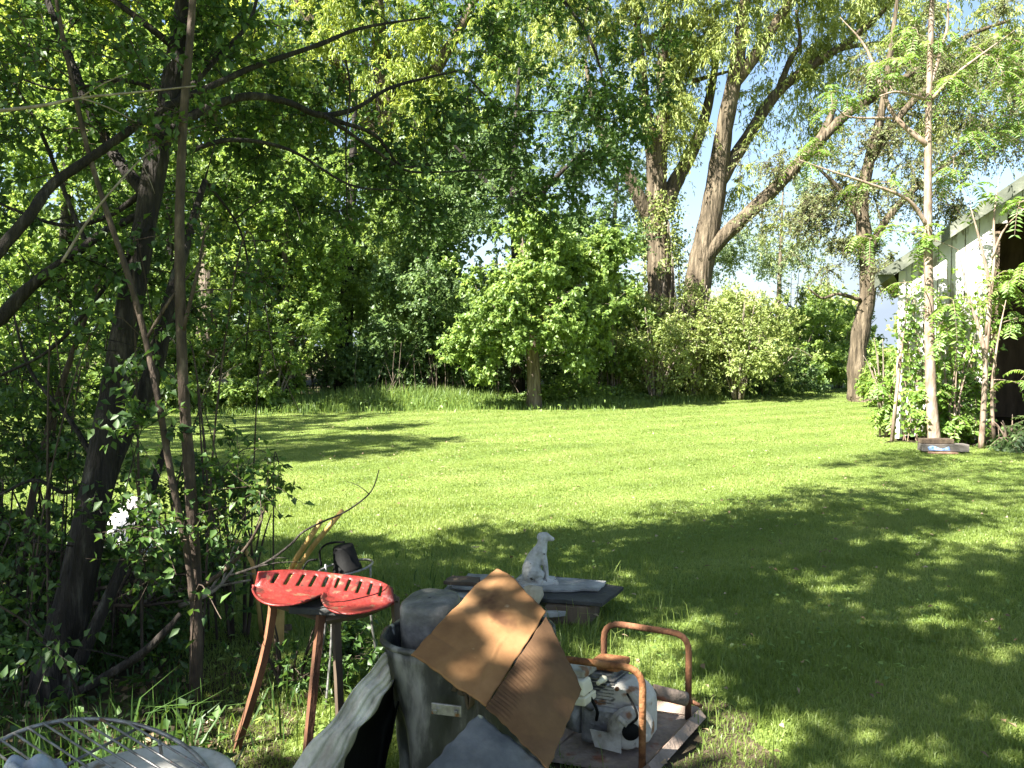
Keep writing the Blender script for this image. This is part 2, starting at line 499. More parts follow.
def blades(rng, x, y, h, w, lean=0.5, z=0.0, tone=0.0, tonespan=1.0):
    """curved grass blades: base pair, middle pair, tip -> 3 triangles"""
    n = len(x)
    h = np.broadcast_to(h, n).reshape(-1, 1); w = np.broadcast_to(w, n).reshape(-1, 1)
    a = rng.uniform(0, 2 * PI, n); b = rng.uniform(0, 2 * PI, n)
    ln = np.abs(rng.normal(0, lean, (n, 1)))
    side = np.stack([np.cos(a), np.sin(a), 0 * a], 1) * w / 2
    dirv = np.stack([np.cos(b), np.sin(b), 0 * b], 1)
    base = np.stack([x, y, np.broadcast_to(z, n)], 1)
    m = base + dirv * h * ln * 0.35 + np.array((0, 0, 1.0)) * h * 0.6
    t = base + dirv * h * ln * 1.0 + np.array((0, 0, 1.0)) * h * np.clip(1 - 0.4 * ln, 0.15, 1)
    V = np.stack([base - side, base + side, m + side * 0.8, m - side * 0.8, t], 1).reshape(-1, 3)
    k = (np.arange(n) * 5)[:, None]
    T = np.concatenate([k + np.array([[0, 1, 2]]), k + np.array([[0, 2, 3]]), k + np.array([[3, 2, 4]])], 1).reshape(-1, 3)
    return V, T, np.clip(tone + rng.uniform(0, 1, n) * tonespan, 0, 1)

def vnoise(x, y, s, seed):
    """smooth value noise"""
    r = np.random.default_rng(seed).uniform(0, 1, (64, 64))
    u, v = x * s + 200.3, y * s + 117.7
    i, j = np.floor(u).astype(int), np.floor(v).astype(int)
    fu, fv = u - i, v - j
    fu, fv = fu * fu * (3 - 2 * fu), fv * fv * (3 - 2 * fv)
    g = lambda a, b: r[a % 64, b % 64]
    return (g(i, j) * (1 - fu) + g(i + 1, j) * fu) * (1 - fv) + (g(i, j + 1) * (1 - fu) + g(i + 1, j + 1) * fu) * fv

rng = np.random.default_rng(11)
lg = Leaves()
for (y0, y1, dens, h0, w) in ((1.5, 4.5, 8000, 0.046, 0.0042), (4.5, 8, 6000, 0.036, 0.0052), (8, 13, 4800, 0.021, 0.006), (13, 24.5, 2000, 0.018, 0.0095), (24.5, 31, 260, 0.04, 0.026)):
    xl0, xl1 = -0.70 * y1 - 1.5, 0.70 * y1 + 1.5
    n = int((xl1 - xl0) * (y1 - y0) * dens)
    x, y = rng.uniform(xl0, xl1, n), rng.uniform(y0, y1, n)
    k = is_lawn(x, y) & (np.abs(x) < 0.70 * y + 1.2)
    x, y = x[k], y[k]
    big = vnoise(x, y, 0.9, 5); fine = vnoise(x, y, 4.0, 6)
    stripe = 0.5 + 0.5 * np.sin((x * 0.55 - y * 0.83) * 2 * PI / 1.05 + 1.2 * vnoise(x, y, 0.4, 9))
    hh = h0 * rng.uniform(0.55, 1.25, len(x)) * (0.65 + 0.75 * big * fine + 0.35 * (fine > 0.72))
    lg.add(*blades(rng, x, y, hh, w, 0.75, tone=0.34 * big + 0.36 * stripe, tonespan=0.36))
tag(lg.build('lawn_grass', LF_GRASS), kind='stuff')

# fallen leaves and seed fluff on the lawn
n = 1900
x, y = rng.uniform(-8, 9, n), 2.5 + 17 * rng.uniform(0, 1, n) ** 1.5
k = is_lawn(x, y); x, y = x[k], y[k]; n = len(x)
V, T = leaf_geo(np.stack([x, y, np.full(n, 0.05)], 1), rng.normal(size=(n, 3)) * (1, 1, 0.2), rng.normal(size=(n, 3)) * 0.3 + (0, 0, 1), rng.uniform(0.02, 0.05, n), rng.uniform(0.015, 0.03, n))
lt = Leaves(); lt.add(V, T, rng.uniform(0.2, 1, n))
tag(lt.build('fallen_leaves', LF_DRY), kind='stuff')

# clover and broad leaved weeds in patches of the lawn
n = 15000
x, y = rng.uniform(-7, 8, n), 2.3 + 12 * rng.uniform(0, 1, n) ** 1.3
k = is_lawn(x, y) & (vnoise(x, y, 1.1, 15) + 0.5 * vnoise(x, y, 4.5, 16) > 0.98); x, y = x[k], y[k]; n = len(x)
V, T = leaf_geo(np.stack([x, y, rng.uniform(0.015, 0.045, n)], 1), rng.normal(size=(n, 3)) * (1, 1, 0.3), rng.normal(size=(n, 3)) * 0.3 + (0, 0, 1), rng.uniform(0.02, 0.05, n), rng.uniform(0.014, 0.028, n))
lt = Leaves(); lt.add(V, T, rng.uniform(0, 1, n))
tag(lt.build('clover', LF_MAPLE), kind='stuff')

# tall weeds along the forest edge
ex = np.linspace(-16, 9, 60)
n = 42000
x = rng.uniform(-17, 9.5, n)
edge = np.interp(x, [-20, -13, -9, -6, -3, 0, 2.5, 4, 6, 8, 10], [16.5, 18.6, 19.2, 19.3, 20.1, 20.6, 20.9, 22.3, 24, 26, 27.5])
y = edge + rng.normal(0.6, 0.75, n)
hgt = 0.16 + 0.55 * vnoise(x, y, 0.7, 21) ** 1.5 * np.clip((y - edge + 1) / 1.6, 0, 1)
wd = Leaves(); wd.add(*blades(rng, x, y, hgt * rng.uniform(0.5, 1.2, n), 0.02, 0.35, tone=0.25 * vnoise(x, y, 0.5, 22), tonespan=0.6))
m_ = 26000
xx = rng.uniform(-17, 9.5, m_)
edge = np.interp(xx, [-20, -13, -9, -6, -3, 0, 2.5, 4, 6, 8, 10], [16.5, 18.6, 19.2, 19.3, 20.1, 20.6, 20.9, 22.3, 24, 26, 27.5])
yy = edge + rng.normal(0.9, 0.7, m_)
zz = rng.uniform(0.02, 1, m_) * (0.12 + 0.7 * vnoise(xx, yy, 0.6, 23) ** 1.6)
V, T = leaf_geo(np.stack([xx, yy, zz], 1), rng.normal(size=(m_, 3)) * (1, 1, 0.4), rng.normal(size=(m_, 3)) * 0.5 + (0, 0, 1), rng.uniform(0.05, 0.13, m_), rng.uniform(0.03, 0.07, m_))
wd.add(V, T, rng.uniform(0, 0.8, m_))
tag(wd.build('forest_edge_weeds', LF_MID), kind='stuff')

# dry stalks standing in the gloom behind the weeds
sb = MB()
for i in range(130):
    x = rng.uniform(-4, 7); e = np.interp(x, [-4, 0, 2.5, 4, 7], [20.0, 21.2, 22, 23.2, 25.6]); y = e + rng.uniform(0.3, 1.6)
    h = rng.uniform(0.6, 1.9)
    sb.tube([(x, y, 0), (x + rng.normal(0, 0.06), y, h * 0.5), (x + rng.normal(0, 0.16), y + rng.normal(0, 0.1), h)], [0.011, 0.008, 0.004], 3, cap=False)
tag(sb.build('dry_stalks', BARK), kind='stuff')

# far woodland closing the view
def mass(name, spans, m, seed, L, W):
    rg = np.random.default_rng(seed); lv = Leaves()
    for (x0, x1, y0, y1, h, n) in spans:
        k = max(20, int((x1 - x0) * 1.4))
        cx = rg.uniform(x0, x1, k); cyy = rg.uniform(y0, y1, k); cz = rg.uniform(0.1, 1, k) ** 0.8 * h * rg.uniform(0.6, 1.1, k)
        i = rg.integers(0, k, n)
        q = np.stack([cx[i], cyy[i], cz[i]], 1) + rg.normal(size=(n, 3)) * np.array((0.9, 0.9, 0.75)) * max(0.6, h * 0.1)
        q[:, 2] = np.abs(q[:, 2])
        V, T = leaf_geo(q, rg.normal(size=(n, 3)), rg.normal(size=(n, 3)) * 0.6 + (0, 0, 1), L * rg.uniform(0.6, 1.3, n), W * rg.uniform(0.6, 1.3, n))
        lv.add(V, T, np.clip(rg.uniform(0, 0.6, n) + rg.uniform(0, 0.4, k)[i], 0, 1))
    return tag(lv.build(name, m), kind='stuff')
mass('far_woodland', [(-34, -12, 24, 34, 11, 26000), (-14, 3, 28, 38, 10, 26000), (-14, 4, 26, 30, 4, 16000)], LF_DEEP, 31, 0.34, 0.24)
mass('distant_hedgerow', [(2, 16, 52, 58, 4.2, 9000), (14, 60, 56, 62, 5.5, 16000)], LF_OLIVE, 32, 0.4, 0.28)

# ================================================================== background trees
W = dict(R=0.8, nt=8, nl=22, L=0.17, W=0.04, hang=0.9, spread=0.7, up=0.2, leaf_down=0.8)

# the pair of great willows
Y = 25.0
plant_tree('willow_tree', 'big leaning willow with furrowed sunlit trunk splitting into long arching limbs', 'tree', [
    (pl((686, 398, Y), (692, 330, Y), (700, 270, Y), (713, 205, Y), (719, 165, Y), (726, 120, Y - .3), (736, 70, Y - .5), (744, 10, Y - .8), (752, -60, Y - 1)), [0.6, 0.44, 0.39, 0.34, 0.3, 0.26, 0.22, 0.17, 0.08]),
    (pl((716, 185, Y), (733, 160, Y + .1), (752, 130, Y + .3), (778, 92, Y + .4), (812, 65, Y + .4), (848, 42, Y + .3), (884, 10, Y), (915, -30, Y)), [0.26, 0.21, 0.19, 0.17, 0.145, 0.12, 0.08, 0.04]),
    (pl((700, 262, Y - .1), (724, 236, Y - .2), (750, 212, Y - .5), (785, 178, Y - .8), (820, 140, Y - 1), (850, 112, Y - 1), (890, 88, Y - 1.2), (960, 40, Y - 1.5), (1010, 20, Y - 1.5)), [0.29, 0.25, 0.22, 0.2, 0.17, 0.14, 0.1, 0.07, 0.04]),
    (pl((733, 85, Y - .4), (752, 60, Y - .6), (775, 25, Y - .8), (795, -10, Y - 1), (812, -60, Y - 1)), [0.2, 0.18, 0.15, 0.12, 0.06]),
    (pl((820, 140, Y - 1), (830, 118, Y - 1), (836, 100, Y - 1)), [0.14, 0.1, 0.07]),
    (pl((778, 92, Y + .4), (790, 60, Y + .5), (800, 42, Y + .6), (796, 10, Y + .6)), [0.12, 0.09, 0.06, 0.04]),
    (pl((812, 65, Y + .4), (845, 48, Y + .8), (885, 42, Y + 1.2), (930, 30, Y + 1.6)), [0.1, 0.08, 0.06, 0.03]),
], [(P(760, 20, Y), (2.2, 2.0, 2.2), 55), (P(850, 20, Y), (2.2, 1.8, 1.8), 50), (P(700, -10, Y), (2.0, 2.0, 1.8), 60), (P(900, 100, Y), (1.8, 1.5, 1.4), 26), (P(740, -90, Y), (3.5, 2.5, 2.0), 90), (P(970, 30, Y - 1), (1.8, 1.6, 1.6), 30),
    (P(800, 110, Y + .5), (1.6, 1.2, 1.5), 26), (P(850, 60, Y + 1), (2.6, 1.6, 2.0), 40), (P(980, 20, Y + 1), (2.4, 1.6, 2.0), 50), (P(760, 190, Y), (1.4, 1.0, 1.0), 8), (P(880, -70, Y), (3, 2.4, 2), 60)],
    BARK_WILLOW, LF_WILLOW, 101, clump=5, sub=0.5, wob=0.035, thick=0.012, maxr=0.08, lift=0.5, **W)

Y = 25.6
plant_tree('willow_tree', 'upright willow with vine covered trunk forking low beside the leaning one', 'tree', [
    (pl((663, 398, Y), (663, 330, Y), (660, 270, Y), (657, 225, Y), (656, 185, Y), (652, 150, Y), (645, 105, Y), (640, 50, Y), (632, -20, Y)), [0.52, 0.44, 0.41, 0.37, 0.3, 0.22, 0.17, 0.12, 0.06]),
    (pl((657, 195, Y), (660, 150, Y - .2), (663, 110, Y - .3), (662, 65, Y - .4), (668, 10, Y - .5), (672, -50, Y - .5)), [0.3, 0.25, 0.21, 0.16, 0.1, 0.05]),
    (pl((660, 215, Y), (674, 185, Y + .2), (690, 155, Y + .4), (704, 120, Y + .6), (713, 80, Y + .8), (720, 30, Y + 1)), [0.3, 0.26, 0.22, 0.18, 0.13, 0.07]),
    (pl((655, 222, Y), (640, 200, Y - .2), (628, 175, Y - .4), (612, 152, Y - .6), (596, 120, Y - .8), (585, 60, Y - 1)), [0.28, 0.22, 0.19, 0.15, 0.1, 0.05]),
    (pl((690, 82, Y + .6), (715, 75, Y + .5), (735, 70, Y + .4)), [0.08, 0.06, 0.03]),
], [(P(650, 50, Y), (2.2, 2.0, 2.4), 75), (P(600, 60, Y), (1.8, 1.8, 2.2), 55), (P(700, 60, Y), (1.4, 1.5, 1.8), 30), (P(640, -60, Y), (3, 2.4, 2.0), 80), (P(640, 140, Y), (1.5, 1.4, 1.5), 26), (P(664, 320, Y - .5), (0.7, 0.6, 1.6), 30)],
    BARK_WILLOW, LF_WILLOW, 102, wob=0.035, thick=0.012, maxr=0.08, lift=0.5, **W)

iv = thing('ivy', 'ragged green vine climbing the lower trunk of the upright willow', 'vine', (P(663, 398, 25.6).x, 25.6, 0))
rg = np.random.default_rng(77); n = 5200
zz = rng.uniform(0.3, 6.4, n) ** 1.0; aa = rg.uniform(0, 2 * PI, n)
rr_ = (0.46 - 0.02 * zz) + np.abs(rg.normal(0, 0.16, n)) * (0.6 + 0.8 * vnoise(zz, aa, 1.3, 78)) + 0.1
kk = vnoise(zz * 1.4, aa * 1.2, 1.0, 79) > 0.36
q = np.stack([rr_ * np.cos(aa) + np.interp(zz, [0, 2, 4, 6], [0, 0, -.05, -.18]), rr_ * np.sin(aa), zz], 1)[kk]; n = len(q)
V, T = leaf_geo(q, rg.normal(size=(n, 3)) + (0, 0, -.6), rg.normal(size=(n, 3)) * .6 + (0, -.6, .6), rg.uniform(.07, .15, n), rg.uniform(.05, .1, n))
lv = Leaves(); lv.add(V, T, rg.uniform(0, 1, n)); lv.build('foliage', LF_OLIVE, iv)
mb = MB()
for i in range(14):
    a0 = rg.uniform(0, 2 * PI)
    mb.tube(smooth_path([(0.56 * math.cos(a0 + .25 * math.sin(z + i)) - .02 * z, 0.56 * math.sin(a0 + .25 * math.sin(z + i)), z) for z in np.linspace(0, rg.uniform(3.5, 6.2), 7)]), 0.014, 5)
mb.build('stems', DEADWOOD, iv)
Y = 31.0
plant_tree('willow_tree', 'tall lime green willow filling the sky above the forest', 'tree', [
    (pl((395, 400, Y), (392, 250, Y), (388, 130, Y), (380, 40, Y), (372, -80, Y)), [0.6, 0.5, 0.42, 0.3, 0.12]),
    (pl((389, 170, Y), (350, 90, Y), (310, 20, Y), (270, -40, Y)), [0.3, 0.25, 0.18, 0.08]),
    (pl((388, 150, Y), (430, 80, Y), (470, 10, Y), (500, -60, Y)), [0.3, 0.24, 0.16, 0.07]),
], [(P(300, 30, Y), (3.2, 2.6, 3.0), 110), (P(380, 20, Y), (3, 2.6, 3), 110), (P(460, 40, Y), (3, 2.6, 3), 110), (P(520, 20, Y), (2.2, 2.2, 2.4), 60), (P(400, 120, Y), (3.4, 2.4, 2.0), 90), (P(250, 80, Y), (2.4, 2.4, 2.6), 70), (P(320, 130, Y), (2.5, 2, 2), 60), (P(380, -90, Y), (6, 3, 2.5), 120)],
    BARK_WILLOW, LF_LIME, 103, thick=0.012, maxr=0.08, lift=0.5, **dict(W, R=1.0, L=0.24, W=0.06, nl=18))

# the small maple on the edge of the lawn, and what stands behind it
Y = 20.2
plant_tree('maple_tree', 'small round bright green maple standing alone on the lawn edge', 'tree', [
    (pl((534, 411, Y), (534, 392, Y), (533, 360, Y), (530, 330, Y), (527, 295, Y), (524, 260, Y), (521, 230, Y)), [0.235, 0.185, 0.165, 0.15, 0.12, 0.08, 0.04]),
    (pl((532, 345, Y), (515, 325, Y - .3), (495, 320, Y - .7)), [0.08, 0.06, 0.03]),
    (pl((531, 335, Y), (552, 305, Y - .2), (580, 285, Y - .4)), [0.09, 0.06, 0.03]),
    (pl((528, 310, Y), (515, 280, Y + .2), (505, 265, Y + .3)), [0.07, 0.05, 0.03]),
], [(P(550, 300, Y), (1.7, 1.5, 1.4), 70), (P(482, 340, Y - .6), (0.95, 0.9, 0.55), 42), (P(598, 290, Y - .2), (0.9, 0.9, 1.0), 38), (P(530, 260, Y), (1.5, 1.3, 1.0), 50), (P(590, 340, Y), (0.9, 0.8, 0.7), 26), (P(500, 300, Y - .4), (1.0, 0.9, 0.8), 30), (P(575, 245, Y), (0.9, 0.9, 0.7), 24), (P(500, 365, Y - .8), (.6, .6, .25), 14), (P(535, 300, Y - 1.1), (1.0, .5, .7), 36), (P(528, 252, Y - .9), (1.0, .6, .7), 30), (P(570, 335, Y - .8), (.8, .5, .4), 22), (P(495, 320, Y - .9), (.8, .6, .5), 22)],
    BARK, LF_MAPLE, 104, R=0.42, nt=7, nl=17, L=0.115, W=0.085, spread=0.9, leaf_down=0.5, thick=0.014)

Y = 22.5
plant_tree('elm_tree', 'tall airy dark green elm rising behind the small maple', 'tree', [
    (pl((518, 404, Y), (518, 330, Y), (517, 260, Y), (514, 190, Y), (516, 120, Y), (520, 60, Y)), [0.22, 0.19, 0.17, 0.13, 0.08, 0.03]),
    (pl((517, 240, Y), (545, 190, Y), (585, 150, Y)), [0.1, 0.08, 0.04]),
    (pl((515, 215, Y), (480, 175, Y), (450, 140, Y)), [0.1, 0.07, 0.03]),
], [(P(565, 200, Y), (1.7, 1.5, 1.4), 62), (P(490, 190, Y), (1.5, 1.5, 1.5), 60), (P(530, 130, Y), (1.5, 1.4, 1.2), 38), (P(605, 165, Y), (1.2, 1.1, 1.1), 30), (P(450, 240, Y), (1.4, 1.2, 1.2), 44), (P(610, 230, Y), (1.2, 1, 0.9), 30), (P(560, 260, Y), (1.4, 1, 0.9), 34), (P(470, 300, Y), (1.4, 1, 1.1), 38)],
    BARK_DARK, LF_DEEP, 105, R=0.5, nt=7, nl=19, L=0.09, W=0.058)

def forest_tree(name, label, cat, px, base_y, Y, lean, top, blobs, bark, lm, seed, r0=0.2, **kw):
    d = dict(R=0.55, nt=8, nl=20, L=0.098, W=0.064, thick=0.012)
    d.update(kw)
    b = P(px, base_y, Y); b.z = 0
    pts = [b] + [P(px + lean * t, base_y + (top - base_y) * t, Y) for t in (0.25, 0.5, 0.75, 1.0)]
    return plant_tree(name, label, cat, [(pts, [r0 * 1.15, r0 * 0.85, r0 * 0.7, r0 * 0.5, r0 * 0.2])],
                      [(P(x, y, Y + dy), r, n) for (x, y, dy, r, n) in blobs], bark, lm, seed, **d)

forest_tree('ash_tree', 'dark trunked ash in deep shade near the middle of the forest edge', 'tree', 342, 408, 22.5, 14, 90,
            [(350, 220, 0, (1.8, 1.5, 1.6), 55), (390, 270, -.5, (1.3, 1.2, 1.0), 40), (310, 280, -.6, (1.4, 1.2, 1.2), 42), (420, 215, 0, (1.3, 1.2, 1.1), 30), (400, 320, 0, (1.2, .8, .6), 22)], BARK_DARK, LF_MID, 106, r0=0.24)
forest_tree('box_elder', 'sunlit yellow green box elder left of the dark ash', 'tree', 292, 410, 20.6, -10, 170,
            [(285, 240, -.3, (1.5, 1.3, 1.3), 66), (262, 300, -.6, (1.2, 1.0, 1.0), 50), (310, 215, 0, (1.0, 1.0, 1.0), 40), (245, 210, -.2, (1.2, 1.2, 1.3), 48), (300, 330, -.3, (1.0, .8, .8), 30), (275, 175, 0, (1.1, 1, .9), 30)], BARK, LF_FRESH, 107, r0=0.15)
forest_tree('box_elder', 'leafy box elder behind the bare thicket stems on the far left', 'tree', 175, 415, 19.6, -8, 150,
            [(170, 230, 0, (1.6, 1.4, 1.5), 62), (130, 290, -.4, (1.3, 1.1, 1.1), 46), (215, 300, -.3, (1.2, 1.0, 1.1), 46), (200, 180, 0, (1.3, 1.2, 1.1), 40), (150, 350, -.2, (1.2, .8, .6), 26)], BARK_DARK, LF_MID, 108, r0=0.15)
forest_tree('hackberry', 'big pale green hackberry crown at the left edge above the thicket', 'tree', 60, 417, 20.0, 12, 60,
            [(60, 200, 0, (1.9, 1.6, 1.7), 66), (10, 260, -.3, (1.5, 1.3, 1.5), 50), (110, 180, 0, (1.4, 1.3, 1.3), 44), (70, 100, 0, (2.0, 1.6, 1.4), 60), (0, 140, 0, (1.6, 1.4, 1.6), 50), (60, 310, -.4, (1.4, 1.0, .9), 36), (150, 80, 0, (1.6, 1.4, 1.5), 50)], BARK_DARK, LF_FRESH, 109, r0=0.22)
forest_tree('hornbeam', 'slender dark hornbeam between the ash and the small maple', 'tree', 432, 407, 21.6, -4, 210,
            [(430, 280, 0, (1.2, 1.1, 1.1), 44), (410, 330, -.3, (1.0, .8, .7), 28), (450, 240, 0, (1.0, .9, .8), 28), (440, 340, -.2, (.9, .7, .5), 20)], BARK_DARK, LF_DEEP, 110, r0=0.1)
forest_tree('cottonwood', 'tall cottonwood crown showing above the forest on the left', 'tree', 205, 405, 27.0, 10, -40,
            [(210, 60, 0, (2.6, 2.2, 2.2), 80), (160, 10, 0, (2.4, 2.0, 2.2), 70), (230, 140, 0, (2.2, 1.8, 1.8), 60), (110, 40, 0, (2.2, 1.8, 2.0), 60), (60, 0, 0, (2.4, 2, 2.2), 60), (10, 40, 0, (2.4, 2, 2.2), 60)], BARK, LF_LIME, 111, r0=0.35, R=0.8, L=0.2, W=0.14)

forest_tree('poplar_tree', 'airy pale tree far away between the two willows', 'tree', 600, 392, 36.0, 20, 150,
            [(610, 190, 0, (2.2, 1.6, 2.0), 34), (640, 240, 0, (1.8, 1.5, 1.6), 34), (690, 250, 0, (1.4, 1.2, 1.2), 28), (650, 160, 0, (1.6, 1.4, 1.6), 16)], BARK, LF_PALE, 113, r0=0.2, R=0.8, L=0.14, W=0.09, nl=12)
forest_tree('poplar_tree', 'thin hazy tree far away between the leaning willow and the locust', 'tree', 775, 390, 38.0, 8, 190,
            [(750, 245, 0, (1.8, 1.5, 1.3), 44), (800, 260, 0, (2.0, 1.5, 1.1), 44), (785, 205, 0, (1.8, 1.4, 1.4), 30), (835, 225, 0, (1.8, 1.4, 1.6), 38), (725, 265, 0, (1.2, 1.2, .9), 22)], BARK, LF_PALE, 114, r0=0.15, R=0.8, L=0.13, W=0.08, nl=10)
Y = 22.6
plant_tree('black_locust', 'crooked brown trunked locust with thin bronze foliage left of the shed', 'tree', [
    (pl((863, 404, Y), (859, 388, Y), (857, 360, Y), (862, 325, Y), (868, 290, Y), (866, 250, Y), (862, 200, Y), (872, 150, Y), (884, 100, Y), (892, 40, Y), (900, -20, Y)), [0.45, 0.3, 0.25, 0.23, 0.22, 0.2, 0.17, 0.14, 0.1, 0.07, 0.04]),
    (pl((866, 255, Y), (890, 215, Y), (925, 180, Y), (970, 150, Y)), [0.13, 0.1, 0.08, 0.04]),
    (pl((864, 225, Y), (840, 190, Y - .2), (815, 165, Y - .4)), [0.1, 0.07, 0.03]),
    (pl((868, 165, Y), (905, 110, Y + .3), (960, 60, Y + .5), (1010, 30, Y + .5)), [0.12, 0.1, 0.07, 0.03]),
    (pl((860, 300, Y - .1), (838, 294, Y - .3), (822, 298, Y - .4), (808, 288, Y - .5)), [0.06, 0.045, 0.035, 0.02]),
], [(P(880, 170, Y), (1.5, 1.3, 1.3), 80), (P(930, 130, Y), (1.7, 1.4, 1.5), 90), (P(850, 215, Y), (1.2, 1.0, 1.0), 50), (P(980, 90, Y), (1.6, 1.4, 1.4), 80), (P(900, 60, Y), (1.6, 1.4, 1.4), 60), (P(1010, 40, Y), (1.4, 1.3, 1.3), 34), (P(890, 260, Y - .3), (0.9, 0.7, 0.8), 30), (P(800, 225, Y + .5), (1.3, 1.0, 1.1), 34), (P(780, 150, Y + 1), (1.2, 1.0, 0.8), 20), (P(825, 255, Y), (0.9, 0.8, 0.5), 20), (P(940, 220, Y), (1.2, 1.0, 0.9), 30), (P(1040, 110, Y), (1.4, 1.3, 1.5), 34)],
    BARK_WILLOW, LF_BRONZE, 112, R=0.5, nt=7, nl=11, L=0.085, W=0.05, hang=0.5, thick=0.013, wob=0.05, twig_r=0.008)

# ------------------------------------------------------------------ shrubs of the forest edge
def shrub(name, label, px, py, Y, w, h, n, lm, seed, bark=DEADWOOD, stems=9, group=None, **kw):
    rg = np.random.default_rng(seed)
    b = P(px, py, Y); b.z = 0
    mains = []
    for i in range(stems):
        a = rg.uniform(0, 2 * PI); r = rg.uniform(0.25, 0.85)
        e = b + Vector((math.cos(a) * w * r, math.sin(a) * w * 0.7 * r, h * rg.uniform(0.55, 0.95)))
        s = b + Vector((math.cos(a) * 0.12, math.sin(a) * 0.12, 0))
        mains.append((bez(s, s.lerp(e, 0.4) + Vector((0, 0, h * 0.25)), e, 4), [0.03, 0.026, 0.02, 0.014, 0.008]))
    d = dict(R=0.34, nt=5, nl=14, L=0.085, W=0.05, tip=0.003, thick=0.01, sides=4, msides=5, spread=0.9)
    d.update(kw)
    blobs = [(b + Vector((0, 0, h * 0.5)), (w * 0.85, w * 0.65, h * 0.42), n), (b + Vector((0, 0, h * 0.28)), (w * 0.95, w * 0.7, h * 0.22), n // 3)]
    t = plant_tree(name, label, 'shrub', mains, blobs, bark, lm, seed, trunk='stems', crown='foliage', group=group, keep=lambda p: p[2] > 0.08, **d)
    return t

shrub('honeysuckle_bush', 'large pale olive bush with bare twigs under the leaning willow', 738, 402, 23.3, 2.0, 3.7, 300, LF_OLIVE, 201, stems=22, L=0.09, W=0.05)
shrub('honeysuckle_bush', 'grey green bush with straggly twigs hiding the upright willow', 655, 405, 22.8, 1.4, 2.9, 170, LF_OLIVE, 202, stems=26, nl=9)
shrub('elder_bush', 'bright green bush filling the gap between small maple and willows', 612, 403, 23.0, 1.3, 3.5, 190, LF_MID, 203, L=0.12, W=0.08)
shrub('dogwood_bush', 'fresh light green bush right of the willows against the sky', 800, 394, 27.5, 1.9, 3.3, 220, LF_FRESH, 204, L=0.12, W=0.08)
shrub('dogwood_bush', 'rounded yellow green bush just left of the crooked locust', 838, 394, 30.0, 1.7, 3.3, 190, LF_FRESH, 205, L=0.12, W=0.08)
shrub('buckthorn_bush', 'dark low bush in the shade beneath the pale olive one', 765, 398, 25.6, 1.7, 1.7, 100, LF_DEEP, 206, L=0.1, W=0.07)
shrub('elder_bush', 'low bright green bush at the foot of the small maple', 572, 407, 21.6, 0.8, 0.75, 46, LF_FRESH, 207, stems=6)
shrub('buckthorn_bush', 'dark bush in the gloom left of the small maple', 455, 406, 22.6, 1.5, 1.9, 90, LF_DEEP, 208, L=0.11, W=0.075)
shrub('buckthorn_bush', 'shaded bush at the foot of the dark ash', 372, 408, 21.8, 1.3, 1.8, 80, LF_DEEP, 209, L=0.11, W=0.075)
shrub('spicebush', 'bright leafy bush low at the forest edge beneath the yellow green box elder', 272, 412, 19.8, 1.2, 1.8, 90, LF_FRESH, 210, L=0.11, W=0.075)
shrub('spicebush', 'green bush behind the bare thicket stems far across the lawn', 195, 415, 19.0, 1.4, 2.0, 90, LF_MID, 211, L=0.11, W=0.075)
shrub('spicebush', 'bushy green shrub below the hackberry at the left edge', 90, 417, 18.8, 1.5, 2.2, 100, LF_FRESH, 212, L=0.11, W=0.075)
shrub('spicebush', 'leafy shrub cut by the left border across the lawn', 5, 417, 18.8, 1.4, 2.5, 100, LF_FRESH, 213, L=0.11, W=0.075)
shrub('grey_dogwood', 'brownish twiggy bush in front of the vine covered willow trunk', 692, 402, 23.6, 1.1, 3.6, 120, LF_OLIVE, 214, stems=30, nl=9)
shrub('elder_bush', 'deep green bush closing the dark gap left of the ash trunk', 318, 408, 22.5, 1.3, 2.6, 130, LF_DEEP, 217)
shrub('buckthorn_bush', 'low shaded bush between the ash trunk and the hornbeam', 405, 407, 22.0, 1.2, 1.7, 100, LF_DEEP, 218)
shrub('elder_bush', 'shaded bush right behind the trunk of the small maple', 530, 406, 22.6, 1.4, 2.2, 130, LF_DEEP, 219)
shrub('young_birch', 'hazy blue green sapling standing against the sky right of the willows', 790, 392, 31.0, 1.0, 4.8, 70, LF_OLIVE, 215, stems=6, hang=0.4)
shrub('sumac_bush', 'bright green leafy shrub between crooked locust and shed', 884, 404, 20.5, 0.7, 1.9, 44, LF_FRESH, 216, stems=7, L=0.13, W=0.06)

# trees outside the picture on the left and behind the viewer: their shade lies on the lawn
def shade_tree(label, loc, h, blobs, lm, seed, r0=0.2, clump=5, sub=0.42):
    b = Vector(loc)
    pts = [b, b + Vector((0.1, 0, h * .3)), b + Vector((0.1, 0.1, h * .6)), b + Vector((0.2, 0.1, h * .9))]
    return plant_tree('shade_tree', label, 'tree', [(pts, [r0, r0 * .8, r0 * .6, r0 * .2])], [(b + Vector(c), r, n) for c, r, n in blobs], BARK_DARK, lm, seed, clump=clump, sub=sub, R=0.55, nt=6, nl=10, L=0.14, W=0.1)
shade_tree('rounded unseen shade tree left of the lawn nearest the thicket', (-11.4, 6.5, 0), 12, [((0, 0, 9.6), (2.0, 1.6, 1.9), 130), ((0.2, 0, 11.6), (1.3, 1.1, 1.0), 50), ((0.4, 0.2, 6.6), (1.4, 1.2, 1.4), 50)], LF_MID, 300)
shade_tree('tall unseen shade tree left of the lawn beyond the thicket', (-12.2, 9.3, 0), 11, [((0, 0, 8.5), (2.0, 2.0, 2.5), 90), ((0.6, 0.3, 5), (1.8, 1.8, 2), 60), ((0, 0, 11), (1.4, 1.4, 1.2), 40)], LF_MID, 301)
